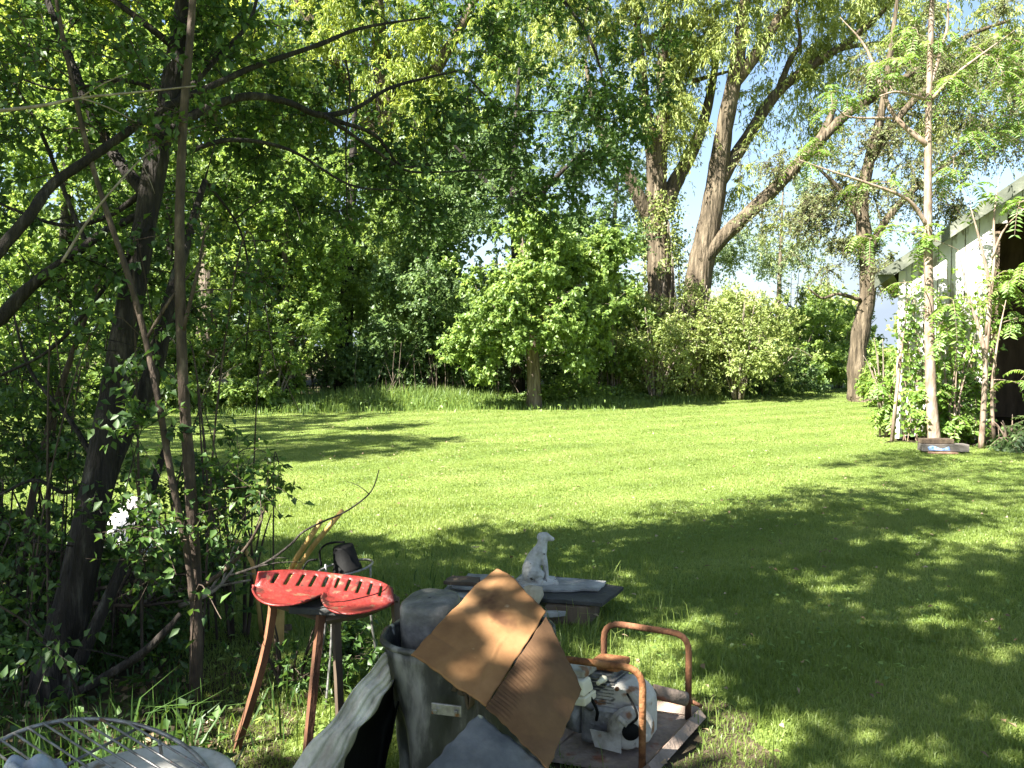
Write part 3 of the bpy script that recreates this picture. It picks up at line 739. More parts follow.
shade_tree('wide unseen shade tree standing left of the lawn nearer the forest', (-13.0, 13.0, 0), 12, [((0, 0, 9), (2.4, 2.2, 2.6), 110), ((0.5, 0, 5), (2.2, 2, 2.2), 80), ((0.3, 0, 11.5), (1.6, 1.6, 1.2), 40)], LF_MID, 302)
# ================================================================== the shed on the right
WPAINT = mat('weathered_white_paint', [(0.3, (0.26, 0.245, 0.225)), (0.5, (0.5, 0.485, 0.465)), (0.7, (0.62, 0.61, 0.595))], 2.5, 0.75, 0.25, 18, (1, 1, 0.35), spots=[((0.24, 0.21, 0.175), 7, 0.56), ((0.36, 0.36, 0.32), 1.4, 0.68)])
GREENBOARD = mat('weathered_grey_green_board', [(0.3, (0.05, 0.058, 0.044)), (0.6, (0.12, 0.13, 0.1)), (0.75, (0.24, 0.24, 0.2))], 4, 0.85, 0.3, 30, (1, 1, 1))
OLDWOOD = mat('old_brown_wood', [(0.3, (0.05, 0.035, 0.025)), (0.6, (0.13, 0.095, 0.065)), (0.8, (0.22, 0.17, 0.12))], 6, 0.9, 0.5, 30, (1, 1, 0.2))
SHINGLE = mat('roof_shingle', [(0.3, (0.09, 0.085, 0.08)), (0.7, (0.2, 0.19, 0.17))], 12, 0.95, 0.6, 40)

shed = thing('shed', 'weathered white wooden shed with sloping roof and dark open doorway', 'shed', (6.45, 13.4, 0), math.radians(-28))
RS, EV, HW = 0.70, 2.90, 3.3          # roof slope, eave height, half width
rake = lambda x: EV + RS * min(x, 2 * HW - x)
rg = random.Random(5)
mb = MB()                              # vertical boards left of the doorway, and over it
x = 0.0
while x < 2 * HW - 0.02:
    w = min(0.19, 2 * HW - x)
    a, b = x + 0.005, x + w - 0.005
    z0 = 0.05 + rg.uniform(0, 0.05)
    if 1.3 <= x + w * 0.5 <= 5.1: z0 = min(rake(x + w / 2) - 0.38, 4.3)
    y = rg.uniform(-0.004, 0.004)
    mb.prism([(a, y, z0), (b, y, z0), (b, y, rake(b)), (a, y, rake(a))], (0, 0.022, 0))
    x += 0.19
mb.build('wall', WPAINT, shed)
mb = MB()
mb.box((0.011, 3.0, EV / 2), (0.022, 5.9, EV)); mb.box((2 * HW - 0.011, 3.0, EV / 2), (0.022, 5.9, EV)); mb.prism([(0.03, 5.9, 0), (2 * HW - 0.03, 5.9, 0), (2 * HW - 0.03, 5.9, EV), (HW, 5.9, EV + RS * HW), (0.03, 5.9, EV)], (0, 0.03, 0))
mb.build('rear_wall', OLDWOOD, shed)
mb = MB()
mb.box((0.05, -0.018, EV / 2 - 0.02), (0.11, 0.03, EV - 0.1)); mb.build('corner_board', WPAINT, shed, bevel=0.003)
for x in (1.38, 5.1): MB().box((x, 0.09, 1.7), (0.1, 0.12, 3.4)).build('door_post', OLDWOOD, shed, bevel=.004)
mb = MB()
for s in (0, 1):
    q = [(-0.34, EV - 0.34 * RS + 0.03), (HW, EV + RS * HW + 0.03), (HW, EV + RS * HW + 0.11), (-0.34, EV - 0.34 * RS + 0.11)]
    if s: q = [(2 * HW - a, b) for a, b in q]
    mb.prism([(a, -0.16, b) for a, b in q], (0, 6.4, 0))
mb.build('roof', SHINGLE, shed)
mb = MB()
for s in (0, 1):
    q = [(-0.36, EV - 0.36 * RS - 0.1), (HW - .002, EV + RS * HW - 0.1), (HW - .002, EV + RS * HW + 0.12), (-0.36, EV - 0.36 * RS + 0.12)]
    if s: q = [(2 * HW - a, b) for a, b in q]
    mb.prism([(a, -0.19, b) for a, b in q], (0, 0.028, 0))
mb.build('fascia_board', GREENBOARD, shed)
mb = MB()
for i in range(6):
    for s in (0, 1):
        p, q = Vector((0.03, 0.6 + i, EV - 0.02)), Vector((HW, 0.6 + i, EV + RS * HW - 0.05))
        if s: p.x, q.x = 2 * HW - p.x, 2 * HW - q.x
        mb.tube([p, q], 0.045, 4)
mb.build('rafter', OLDWOOD, shed)
mb = MB()
mb.box((-0.2, 2.8, EV - 0.13), (0.24, 6.2, 0.02)); mb.build('soffit', GREENBOARD, shed)

mb = MB(); mb.tube(pl((892, 441, 13.15), (897, 390, 13.2), (903, 330, 13.25)), [0.035, 0.032, 0.028], 7)
tag(mb.build('pole', BARK_PINK, smooth=True), 'thin weathered pole leaning against the left corner of the shed', 'pole')
bl = thing('timber_block', 'short grey timber offcut with blue paint marks on bare dirt by the shed', 'timber', G(943, 453), math.radians(-6))
CONC = mat('grey_timber', [(0.3, (0.07, 0.058, 0.048)), (0.6, (0.13, 0.118, 0.106)), (0.8, (0.22, 0.205, 0.185))], 8, 0.9, 0.4, 40, (0.3, 1, 1))
BLUEP = mat('blue_paint_mark', [(0.4, (0.06, 0.16, 0.4)), (0.6, (0.3, 0.38, 0.5))], 20, 0.7)
MB().box((0, 0, 0.085), (0.66, 0.2, 0.11)).build('beam', CONC, bl, bevel=0.01)
MB().box((-0.1, 0.02, 0.178), (0.46, 0.15, 0.07), Matrix.Rotation(0.05, 3, 'Z')).build('board', OLDWOOD, bl, bevel=0.006)
mb = MB(); mb.grid(lambda u, v: (-0.24 + 0.3 * u - 0.02 * v, -0.104 - 0.003 * math.sin(5 * u), 0.05 + 0.07 * v * (0.7 + 0.3 * math.sin(7 * u))), 10, 3)
mb.build('paint_mark', BLUEP, bl, solid=0.002)
MB().box((-.05, -.02, 0.016), (0.4, 0.3, 0.028)).build('slab', mat('old_brick', [(0.3, (0.2, 0.11, 0.07)), (0.7, (0.34, 0.22, 0.15))], 9, 0.9, .4), bl, bevel=0.008)

def compound(rng, C, A, R=0.45, nt=5, pairs=8, L=0.1, W=0.04, droop=0.5, up=0.35):
    """feathery compound leaves: leaflets in pairs along arching stalks"""
    n = len(C)
    d = unit(A[:, None] * 0.35 + rng.normal(size=(n, nt, 3)) * np.array((1, 1, 0.45)) + np.array((0, 0, up)))
    ln = R * rng.uniform(0.6, 1.15, (n, nt, 1))
    s = np.linspace(0.18, 1, pairs)[None, None, :, None]
    p = C[:, None, None] + d[:, :, None] * ln[:, :, None] * s + np.array((0, 0, -1.0)) * droop * ln[:, :, None] * s ** 2
    td = unit(d[:, :, None] + np.array((0, 0, -2.0)) * droop * s)
    sd = unit(np.cross(td, np.array((0, 0, 1.0)))); nn = np.cross(sd, td)
    out = []
    for sg in (-1, 1):
        ld = sd * sg + td * 0.35 + rng.normal(size=p.shape) * 0.12 + np.array((0, 0, -0.18))
        out.append((p, ld, nn + rng.normal(size=p.shape) * 0.15))
    Pp = np.concatenate([o[0].reshape(-1, 3) for o in out]); D = np.concatenate([o[1].reshape(-1, 3) for o in out]); Nn = np.concatenate([o[2].reshape(-1, 3) for o in out])
    sz = rng.uniform(0.75, 1.15, len(Pp))
    V, T = leaf_geo(Pp, D, Nn, L * sz, W * sz, 0.1, 0.2)
    r = np.tile(np.broadcast_to(rng.uniform(0, 0.6, (n, nt, 1)), (n, nt, pairs)).ravel(), 2) + rng.uniform(0, 0.4, len(Pp))
    q = np.array([0.0, 0.35, 0.7, 1.0])[None, None, :, None]
    st = C[:, None, None] + d[:, :, None] * ln[:, :, None] * q + np.array((0, 0, -1.0)) * droop * ln[:, :, None] * q ** 2
    return V, T, r, st.reshape(-1, 4, 3)

def feather_tree(name, label, cat, mains, blobs, bark, lm, seed, trunk='trunk', crown='crown', ck=None, gk=None, clump=4, sub=0.45):
    rng = np.random.default_rng(seed)
    C, cen = blob_points(rng, blobs, clump, sub)
    C[:, 2] = np.maximum(C[:, 2], 0.12)
    mb, A = grow(rng, mains, C, **dict(dict(tip=0.004, thick=0.012, sides=5, maxr=0.03, lift=0.2), **(gk or {})))
    V, T, r, st = compound(rng, C, A, **(ck or {}))
    for t in st: mb.tube(t, [0.004, 0.0035, 0.003, 0.002], 3, cap=False)
    root = Vector(mains[0][0][0]); off = np.array(tuple(root))
    t = thing(name, label, cat, root)
    mb.v = [tuple(np.array(v) - off) for v in mb.v]
    mb.build(trunk, bark, t, smooth=True)
    lv = Leaves(); lv.add(V - off, T, r); lv.build(crown, lm, t)
    return t

Y = 12.55
feather_tree('tree_of_heaven', 'slim pale trunked young tree with feathery leaves growing against the shed', 'tree', [
    (pl((935, 448, Y), (931, 390, Y), (929, 300, Y), (928, 200, Y), (929, 100, Y), (932, 0, Y), (934, -70, Y)), [0.099, 0.0792, 0.0702, 0.0594, 0.045, 0.0378, 0.0225]),
    (pl((928, 227, Y), (908, 200, Y - .1), (867, 183, Y - .2), (825, 169, Y - .2), (800, 160, Y - .2)), [0.038, 0.028, 0.02, 0.012, 0.004]),
    (pl((928, 146, Y), (892, 112, Y + .1), (867, 50, Y + .2), (840, 17, Y + .2)), [0.046, 0.034, 0.02, 0.005]),
    (pl((898, 118, Y + .1), (850, 117, Y), (833, 104, Y)), [0.024, 0.015, 0.004]),
    (pl((929, 100, Y), (898, 92, Y - .2), (880, 96, Y - .3)), [0.03, 0.02, 0.012]),
    (pl((931, 85, Y), (941, 50, Y), (948, 20, Y), (946, -30, Y)), [0.032, 0.025, 0.017, 0.005]),
    (pl((931, 100, Y), (955, 75, Y - .2), (985, 52, Y - .3), (1015, 30, Y - .3)), [0.03, 0.023, 0.014, 0.004]),
], [(P(845, 100, Y), (0.3, 0.3, 0.25), 8), (P(915, 35, Y), (0.55, 0.4, 0.35), 12), (P(895, 75, Y), (0.4, 0.3, 0.25), 7), (P(806, 150, Y), (0.25, 0.2, 0.2), 6), (P(875, 230, Y), (0.4, 0.3, 0.3), 5), (P(1000, 45, Y), (0.55, 0.4, 0.4), 14), (P(985, 95, Y), (0.55, 0.4, 0.35), 12),
    (P(965, 160, Y), (0.5, 0.3, 0.35), 10), (P(870, 180, Y), (0.3, 0.3, 0.25), 3), (P(935, -20, Y), (0.6, 0.5, 0.3), 8), (P(1010, 120, Y), (0.4, 0.4, 0.4), 12), (P(955, 100, Y), (.35, .3, .35), 8), (P(905, 285, Y - .3), (.3, .3, .2), 2)],
    BARK_PINK, LF_HEAVEN, 401, ck=dict(R=0.38, L=0.082, W=0.025, pairs=9, nt=4, droop=0.7))
Y = 12.3
feather_tree('tree_of_heaven', 'pinkish many stemmed sapling with long leaves beside the dark shed doorway', 'tree', [
    (pl((981, 449, Y), (984, 400, Y), (985, 360, Y), (978, 325, Y), (970, 302, Y), (958, 250, Y)), [0.045, 0.04, 0.036, 0.03, 0.02, 0.006]),
    (pl((985, 360, Y), (990, 297, Y), (982, 250, Y), (970, 205, Y)), [0.035, 0.03, 0.022, 0.005]),
    (pl((986, 335, Y), (994, 264, Y), (994, 220, Y), (999, 177, Y)), [0.028, 0.022, 0.015, 0.005]),
    (pl((992, 258, Y), (1005, 228, Y - .1), (1028, 205, Y - .2)), [0.02, 0.014, 0.005]),
    (pl((994, 440, Y), (992, 390, Y), (998, 340, Y - .1), (1006, 300, Y - .1)), [0.028, 0.024, 0.015, 0.005]),
], [(P(1010, 270, Y - .2), (0.3, 0.3, 0.3), 5), (P(1015, 330, Y - .2), (0.3, 0.3, 0.3), 4), (P(950, 230, Y), (0.3, 0.3, 0.3), 4), (P(1000, 200, Y), (0.4, 0.3, 0.3), 5), (P(1012, 380, Y - .3), (.3, .3, .25), 3), (P(960, 320, Y - .2), (.35, .3, .4), 5), (P(1000, 300, Y), (.25, .25, .3), 3)],
    BARK_PINK, LF_HEAVEN, 402, ck=dict(R=0.42, L=0.11, W=0.036, pairs=8, nt=4, droop=0.65))
def clump_plant(name, label, px, py, Y, w, h, n, lm, seed, R=0.3, L=0.1, W=0.05, stems=6, ck=None):
    rg = np.random.default_rng(seed)
    b = P(px, py, Y); b.z = 0
    mains = []
    for i in range(stems):
        a = rg.uniform(0, 2 * PI); r = rg.uniform(0.3, 0.8)
        e = b + Vector((math.cos(a) * w * r, math.sin(a) * w * 0.6 * r, h * rg.uniform(0.6, 0.95)))
        mains.append((bez(b + Vector((rg.normal(0, .05), rg.normal(0, .05), 0)), b.lerp(e, .5) + Vector((0, 0, h * .2)), e, 4), [0.016, 0.014, 0.011, 0.008, 0.005]))
    return feather_tree(name, label, 'plant', mains, [(b + Vector((0, 0, h * .5)), (w, w * .5, h * .42), n)], BARK_PINK, lm, seed, 'stems', 'foliage', dict(dict(R=R, L=L, W=W, pairs=6), **(ck or {})))
clump_plant('sucker_clump', 'leafy green suckers crowding the white wall between the two shed saplings', 952, 446, 12.75, 0.45, 1.75, 34, LF_HEAVEN, 403)
clump_plant('fern_clump', 'dark ferny plants in shade before the shed doorway', 1012, 447, 12.0, 0.5, 0.6, 22, LF_DEEP, 404, R=0.4)
clump_plant('sucker_clump', 'low green seedlings at the left corner of the shed', 884, 436, 13.9, 0.4, 1.3, 16, LF_HEAVEN, 405)
rng = np.random.default_rng(406)       # vine on the wall
mb = MB(); lv = Leaves()
mt = shed.matrix_basis.copy()
vm = Matrix.Translation((6.45, 13.4, 0)) @ Matrix.Rotation(math.radians(-28), 4, 'Z')
for i in range(28):
    x0 = rng.uniform(0.1, 1.3); x1 = np.clip(x0 + rng.normal(0, 0.35), 0.05, 1.3); h = rng.uniform(1.0, min(3.0, 2.7 + 0.5 * x1))
    pts = [vm @ Vector((x0 + (x1 - x0) * t + 0.06 * math.sin(9 * t + i), -0.06 - 0.05 * rng.uniform(), h * t)) for t in np.linspace(0, 1, 9)]
    mb.tube(pts, np.linspace(0.009, 0.004, 9), 4, cap=False)
    n = int(h * 26)
    t = rng.uniform(0.05, 1, n); k = np.clip((t * 8).astype(int), 0, 7)
    q = np.array([tuple(p) for p in pts])
    p = q[k] + (q[k + 1] - q[k]) * (t * 8 - k)[:, None] + rng.normal(size=(n, 3)) * (0.1, 0.03, 0.08) - (0, 0.04, 0)
    V, T = leaf_geo(p, rng.normal(size=(n, 3)) * (1, .3, .6) + (0, -.3, -.5), rng.normal(size=(n, 3)) * .4 + (-.2, -1, .5), rng.uniform(.05, .11, n), rng.uniform(.04, .085, n))
    lv.add(V, T, rng.uniform(0, 1, n))
vn = thing('wall_vine', 'leafy vine climbing the white wall of the shed', 'vine')
mb.build('stems', BARK_PINK, vn); lv.build('foliage', LF_HEAVEN, vn)

# ================================================================== the thicket on the left, close to the viewer
def lit_side(p, lim=-6.15):            # keeps crowns out of the way of the sun on the lawn
    return 0.6 * p[0] - 0.8 * p[1] > lim + 0.0

N = dict(R=0.25, nt=5, nl=10, L=0.047, W=0.03, tip=0.0022, thick=0.008, sides=5, lift=0.15, twig_r=0.0018, keep=lit_side, spread=0.85, leaf_down=0.35)
plant_tree('mulberry_tree', 'old dark trunked tree forking low in the thicket with long arching limbs overhead', 'tree', [
    (pl((45, 716, 3.55), (60, 650, 3.58), (76, 590, 3.62), (98, 480, 3.7), (112, 400, 3.78), (127, 320, 3.85), (142, 240, 3.92), (160, 140, 4.0), (176, 60, 4.1), (186, -10, 4.2), (196, -120, 4.4), (215, -260, 4.6)), [0.108, 0.088, 0.08, 0.068, 0.0624, 0.0592, 0.056, 0.0528, 0.0496, 0.044, 0.036, 0.024]),
    (pl((82, 560, 3.64), (100, 490, 3.75), (122, 435, 3.9), (150, 380, 4.0), (168, 310, 4.1), (184, 250, 4.2), (205, 180, 4.4)), [0.06, 0.058, 0.052, 0.045, 0.036, 0.028, 0.015]),
    (pl((62, 700, 3.5), (106, 603, 3.6), (140, 525, 3.75), (158, 470, 3.85), (175, 420, 4.0)), [0.03, 0.026, 0.024, 0.018, 0.01]),
    (pl((70, 697, 3.5), (100, 680, 3.4), (140, 655, 3.3), (165, 632, 3.25), (180, 614, 3.25)), [0.024, 0.021, 0.018, 0.015, 0.01]),
    (pl((-25, 330, 3.6), (0, 318, 3.65), (30, 287, 3.7), (66, 260, 3.75), (105, 232, 3.85), (140, 214, 3.95)), [0.036, 0.0336, 0.0288, 0.024, 0.0208, 0.0176]),
    (pl((-30, 290, 3.3), (0, 250, 3.35), (30, 215, 3.4), (52, 185, 3.5), (95, 155, 3.6), (145, 120, 3.75), (180, 100, 3.85), (225, 80, 4.0), (256, 66, 4.1), (318, 45, 4.3), (362, 28, 4.5), (430, 17, 4.8)), [0.026, 0.025, 0.024, 0.022, 0.02, 0.018, 0.016, 0.015, 0.014, 0.012, 0.009, 0.005]),
    (pl((170, 130, 4.0), (200, 112, 4.1), (226, 101, 4.2), (256, 96, 4.3), (290, 103, 4.5), (318, 115, 4.6), (345, 112, 4.75), (362, 105, 4.8), (390, 88, 5.0), (430, 77, 5.2), (462, 70, 5.4)), [0.0252, 0.0238, 0.0217, 0.0196, 0.0182, 0.0168, 0.014, 0.0126, 0.0105, 0.0084, 0.0042]),
    (pl((318, 113, 4.6), (340, 122, 4.7), (375, 135, 4.8), (400, 165, 4.9), (425, 165, 5.0), (440, 165, 5.1)), [0.014, 0.013, 0.011, 0.008, 0.006, 0.004]),
    (pl((462, 70, 5.4), (485, 95, 5.5), (505, 108, 5.6), (560, 112, 5.8)), [0.008, 0.007, 0.006, 0.003]),
    (pl((325, 116, 4.6), (345, 130, 4.6), (375, 150, 4.7), (405, 170, 4.9), (440, 172, 5.1), (525, 168, 5.3)), [0.012, 0.011, 0.01, 0.008, 0.006, 0.003]),
    (pl((190, -50, 4.25), (260, -70, 4.6), (350, -60, 5.2), (450, -50, 5.7), (540, -20, 6.1), (590, 40, 6.2), (610, 110, 6.2)), [0.04, 0.036, 0.032, 0.026, 0.018, 0.012, 0.006]),
    (pl((346, 60, 4.6), (350, 90, 4.6), (346, 140, 4.6), (347, 215, 4.6)), [0.006, 0.006, 0.005, 0.003]),
    (pl((180, 155, 4.0), (230, 140, 4.1), (290, 150, 4.3), (350, 185, 4.5), (400, 190, 4.7)), [0.014, 0.012, 0.009, 0.006, 0.003]),
    (pl((158, 180, 3.95), (110, 215, 4.0), (60, 225, 4.1), (-10, 200, 4.2)), [0.016, 0.013, 0.01, 0.006]),
    (pl((150, 225, 3.9), (95, 300, 3.8), (50, 350, 3.8), (-10, 380, 3.8)), [0.014, 0.011, 0.008, 0.005]),
    (pl((130, 300, 3.85), (85, 240, 3.9), (40, 130, 4.0), (0, 60, 4.1)), [0.016, 0.013, 0.009, 0.005]),
    (pl((178, 50, 4.1), (140, 20, 4.0), (100, -10, 4.0)), [0.02, 0.016, 0.01]),
    (pl((172, 95, 4.05), (120, 80, 4.0), (60, 90, 4.0), (0, 70, 4.0)), [0.013, 0.01, 0.007, 0.004]),
    (pl((170, 110, 4.0), (215, 60, 4.2), (250, 20, 4.4), (265, -40, 4.6)), [0.018, 0.014, 0.01, 0.006]),
    (pl((205, 180, 4.4), (240, 230, 4.5), (250, 290, 4.5), (246, 350, 4.5)), [0.008, 0.006, 0.005, 0.003]),
    (pl((0, 495, 3.7), (35, 480, 3.7), (70, 492, 3.75), (110, 455, 3.8)), [0.006, 0.008, 0.009, 0.012]),
    (pl((100, 470, 3.72), (70, 420, 3.8), (30, 370, 3.9), (10, 300, 4.0)), [0.014, 0.011, 0.008, 0.004]),
    (pl((150, 200, 3.95), (105, 140, 4.1), (70, 60, 4.2), (40, -20, 4.3)), [0.034, 0.028, 0.022, 0.014]),
], [(P(60, 60, 4.5), (0.8, 0.6, 0.6), 44), (P(20, 180, 4.2), (0.6, 0.6, 0.6), 34), (P(140, 40, 4.3), (0.6, 0.6, 0.5), 34), (P(95, 180, 4.8), (0.6, 0.6, 0.5), 26), (P(30, 330, 4.4), (0.5, 0.5, 0.5), 26), (P(210, 190, 4.8), (0.5, 0.5, 0.5), 22), (P(230, 60, 4.7), (0.5, 0.5, 0.45), 22),
    (P(300, 60, 5.0), (0.6, 0.5, 0.4), 9), (P(300, 150, 4.9), (0.6, 0.5, 0.3), 22), (P(255, 200, 4.8), (0.4, 0.4, 0.3), 10), (P(375, 130, 5.1), (0.55, 0.5, 0.3), 18), (P(440, 175, 5.3), (0.6, 0.5, 0.3), 22), (P(390, 225, 5.1), (0.45, 0.4, 0.2), 9), (P(520, 90, 5.8), (0.6, 0.5, 0.5), 26),
    (P(580, 60, 6.1), (0.6, 0.5, 0.5), 36), (P(605, 130, 6.1), (0.35, 0.4, 0.3), 16), (P(520, 190, 5.6), (0.4, 0.4, 0.25), 14), (P(560, 10, 6.1), (0.7, 0.5, 0.3), 26), (P(470, 40, 5.6), (0.6, 0.5, 0.4), 12), (P(340, 200, 4.9), (0.35, 0.3, 0.25), 8), (P(400, 20, 5.2), (0.5, 0.5, 0.2), 5),
    (P(70, 540, 3.35), (.2, .15, .2), 4), (P(40, 620, 3.3), (.2, .15, .2), 4), (P(145, 450, 3.5), (.2, .15, .2), 4), (P(120, 345, 3.6), (.25, .15, .2), 5), (P(90, 270, 3.6), (.3, .15, .2), 6), (P(300, 105, 4.8), (.5, .4, .2), 14), (P(250, 30, 4.6), (.5, .4, .3), 12), (P(620, 60, 6.2), (.4, .4, .5), 16), (P(545, 150, 5.8), (.5, .4, .3), 16), (P(480, 130, 5.5), (.4, .4, .25), 10), (Vector((-1.2, 4.2, 5.2)), (1.5, 1.2, 0.8), 110), (Vector((1.0, 7.4, 7.0)), (1.2, .9, .6), 130), (Vector((0.1, 6.6, 7.0)), (1.0, .8, .6), 70), (Vector((2.4, 7.6, 7.6)), (1.2, .9, .6), 80), (Vector((1.8, 6.6, 7.2)), (1.2, .9, .6), 60), (Vector((-1.75, 3.2, 7.0)), (1.2, 1.0, .6), 34), (Vector((0.6, 5.2, 6.0)), (1.5, 1.2, 0.8), 95), (Vector((-0.2, 4.4, 7.0)), (1.8, 1.5, 0.8), 100), (Vector((1.5, 5.8, 6.8)), (1.2, 1.0, 0.7), 110), (P(120, 350, 4.2), (.4, .4, .5), 14), (P(60, 440, 4.0), (.4, .3, .4), 12)],
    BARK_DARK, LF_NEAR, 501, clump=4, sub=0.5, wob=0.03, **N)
N2 = dict(N, R=0.2, nt=4, nl=7, L=0.042, W=0.027)
plant_tree('ash_sapling', 'straight slender sapling rising through the middle of the thicket', 'tree', [
    (pl((196, 705, 3.45), (196, 600, 3.47), (190, 480, 3.5), (183, 380, 3.5), (180, 280, 3.52), (180, 200, 3.55), (184, 110, 3.58), (190, 40, 3.6), (196, -60, 3.7), (200, -200, 3.8)), [0.02856, 0.02652, 0.02448, 0.02312, 0.02176, 0.0204, 0.01836, 0.01632, 0.0136, 0.0068]),
    (pl((183, 330, 3.5), (198, 270, 3.5), (205, 230, 3.5)), [0.01, 0.007, 0.004]),
    (pl((196, 590, 3.46), (225, 570, 3.4), (248, 545, 3.35), (262, 520, 3.3)), [0.012, 0.01, 0.007, 0.004]),
], [(P(180, 60, 3.7), (0.4, 0.4, 0.4), 14), (P(210, 150, 3.7), (0.3, 0.3, 0.3), 8), (P(240, 510, 3.5), (0.15, 0.2, 0.2), 12), (P(262, 505, 3.4), (0.1, 0.15, 0.1), 7), (P(200, 570, 3.3), (.25, .2, .2), 14), (P(230, 300, 3.7), (.25, .25, .3), 8), (P(190, -80, 3.8), (.7, .7, .4), 30)],
    BARK_SAPLING, LF_NEAR, 502, wob=0.03, **N2)
plant_tree('ash_sapling', 'thin bent sapling crossing in front of the old dark trunk', 'tree', [
    (pl((193, 600, 3.4), (186, 545, 3.4), (172, 480, 3.42), (160, 410, 3.45), (146, 340, 3.5), (128, 275, 3.52), (108, 215, 3.55), (88, 150, 3.6), (72, 80, 3.62), (58, 10, 3.65), (45, -80, 3.7)), [0.01622, 0.0156, 0.01498, 0.01435, 0.01373, 0.01248, 0.01186, 0.01123, 0.009984, 0.008112, 0.003744]),
    (pl((146, 340, 3.5), (170, 300, 3.5), (200, 262, 3.55)), [0.008, 0.006, 0.003]),
], [(P(60, 20, 3.7), (0.4, 0.4, 0.4), 14), (P(100, 130, 3.8), (0.4, 0.3, 0.3), 10), (P(140, 260, 3.7), (.3, .3, .3), 8)], BARK_SAPLING, LF_NEAR, 503, wob=0.03, **N2)
plant_tree('dogwood_sapling', 'spindly pale stemmed sapling at the far left of the thicket', 'tree', [
    (pl((10, 660, 4.2), (22, 560, 4.2), (38, 470, 4.25), (60, 390, 4.3), (92, 300, 4.3), (112, 245, 4.35)), [0.022, 0.02, 0.018, 0.016, 0.012, 0.006]),
    (pl((52, 640, 4.4), (48, 540, 4.4), (50, 470, 4.4), (58, 400, 4.4)), [0.016, 0.014, 0.012, 0.006]),
    (pl((24, 560, 4.2), (40, 525, 4.1), (52, 550, 4.0)), [0.01, 0.008, 0.005]),
], [(P(20, 450, 4.4), (0.4, 0.4, 0.4), 18), (P(60, 380, 4.4), (0.4, 0.3, 0.3), 14), (P(15, 560, 4.1), (.3, .3, .3), 16), (P(-10, 380, 4.3), (.4, .4, .4), 16)], BARK_SAPLING, LF_NEAR, 504, wob=0.03, **N2)

NS = dict(R=0.16, nt=5, nl=8, L=0.045, W=0.03, tip=0.0018, thick=0.006, sides=3, msides=4, twig_r=0.0015)
def near_shrub(label, px, py, w, h, n, seed, lm=LF_NEAR, **kw):
    b = G(px, py)
    rg = np.random.default_rng(seed)
    mains = []
    for i in range(9):
        a = rg.uniform(0, 2 * PI); r = rg.uniform(0.2, 0.9)
        e = b + Vector((math.cos(a) * w * r, math.sin(a) * w * 0.8 * r, h * rg.uniform(0.6, 1.0)))
        s = b + Vector((math.cos(a) * 0.05, math.sin(a) * 0.05, 0))
        mains.append((bez(s, s.lerp(e, 0.45) + Vector((0, 0, h * 0.2)), e, 4), [0.009, 0.008, 0.006, 0.005, 0.003]))
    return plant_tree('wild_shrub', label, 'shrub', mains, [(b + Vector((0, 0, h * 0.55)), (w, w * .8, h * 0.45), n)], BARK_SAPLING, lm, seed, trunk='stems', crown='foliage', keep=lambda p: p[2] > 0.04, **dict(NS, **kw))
near_shrub('wild shrub filling the bottom left corner behind the wire grill', 20, 660, 0.45, 0.75, 46, 511)
near_shrub('wild shrub around the foot of the old dark trunk', 110, 650, 0.4, 0.4, 20, 512)
near_shrub('airy upright wild shrub just left of the red stool', 238, 640, 0.28, 0.95, 40, 513, nl=6)
near_shrub('bright leaved wild shrub between the dark trunk and the straight sapling', 160, 632, 0.35, 0.62, 22, 514, LF_MID)
near_shrub('sunlit wild shrub left of the dark trunk near the lawn', 30, 590, 0.55, 0.6, 30, 515, LF_MID)
near_shrub('broad leaved wild shrub low beneath the red stool', 290, 690, 0.25, 0.3, 22, 516)
near_shrub('dense shaded wild shrub between the old dark trunk and the left edge', 62, 606, 0.5, 1.0, 60, 519)
near_shrub('leafy wild shrub at the left edge in front of the spindly sapling', -5, 640, 0.45, 1.25, 56, 520)
near_shrub('thin wild shrub right behind the straight sapling', 175, 600, 0.3, 0.95, 26, 521)
near_shrub('wild shrub behind the white sheet at the lawn side of the thicket', 215, 590, 0.3, 0.5, 16, 517)
near_shrub('tall wild shrub at the far left beside the spindly sapling', -40, 620, 0.45, 1.1, 26, 518)

rng = np.random.default_rng(520)
mb = MB(); lv = Leaves()
br = thing('bramble', 'tangle of thin arching bramble canes running through the thicket', 'bramble', (-2.6, 4.2, 0))
for i in range(46):
    a = Vector((rng.uniform(-3.6, -1.2), rng.uniform(3.3, 5.0), 0)) - br.location
    if 0.6 * (a.x + br.location.x) - 0.8 * (a.y + br.location.y) < -5.9: continue
    d = Vector((rng.normal(0, .5), rng.normal(-.1, .3), 0)); h = rng.uniform(0.5, 2.3)
    pts = smooth_path([a, a + d * .25 + Vector((0, 0, h * .55)), a + d * .7 + Vector((0, 0, h * .95)), a + d * 1.3 + Vector((rng.normal(0, .1), 0, h * rng.uniform(.6, 1.05)))], 5)
    r0 = rng.uniform(.004, .008)
    mb.tube(pts, np.linspace(r0, r0 * .35, len(pts)), 5, cap=False)
    q = np.array([tuple(p) for p in pts]); n = 12
    k = rng.integers(4, len(q) - 1, n)
    V, T = leaf_geo(q[k] + rng.normal(size=(n, 3)) * .03, rng.normal(size=(n, 3)), rng.normal(size=(n, 3)) * .4 + (0, 0, 1), rng.uniform(.03, .06, n), rng.uniform(.02, .04, n))
    lv.add(V, T, rng.uniform(0, 1, n))
mb.build('canes', BARK_SAPLING, br, smooth=True); lv.build('leaves', LF_NEAR, br)

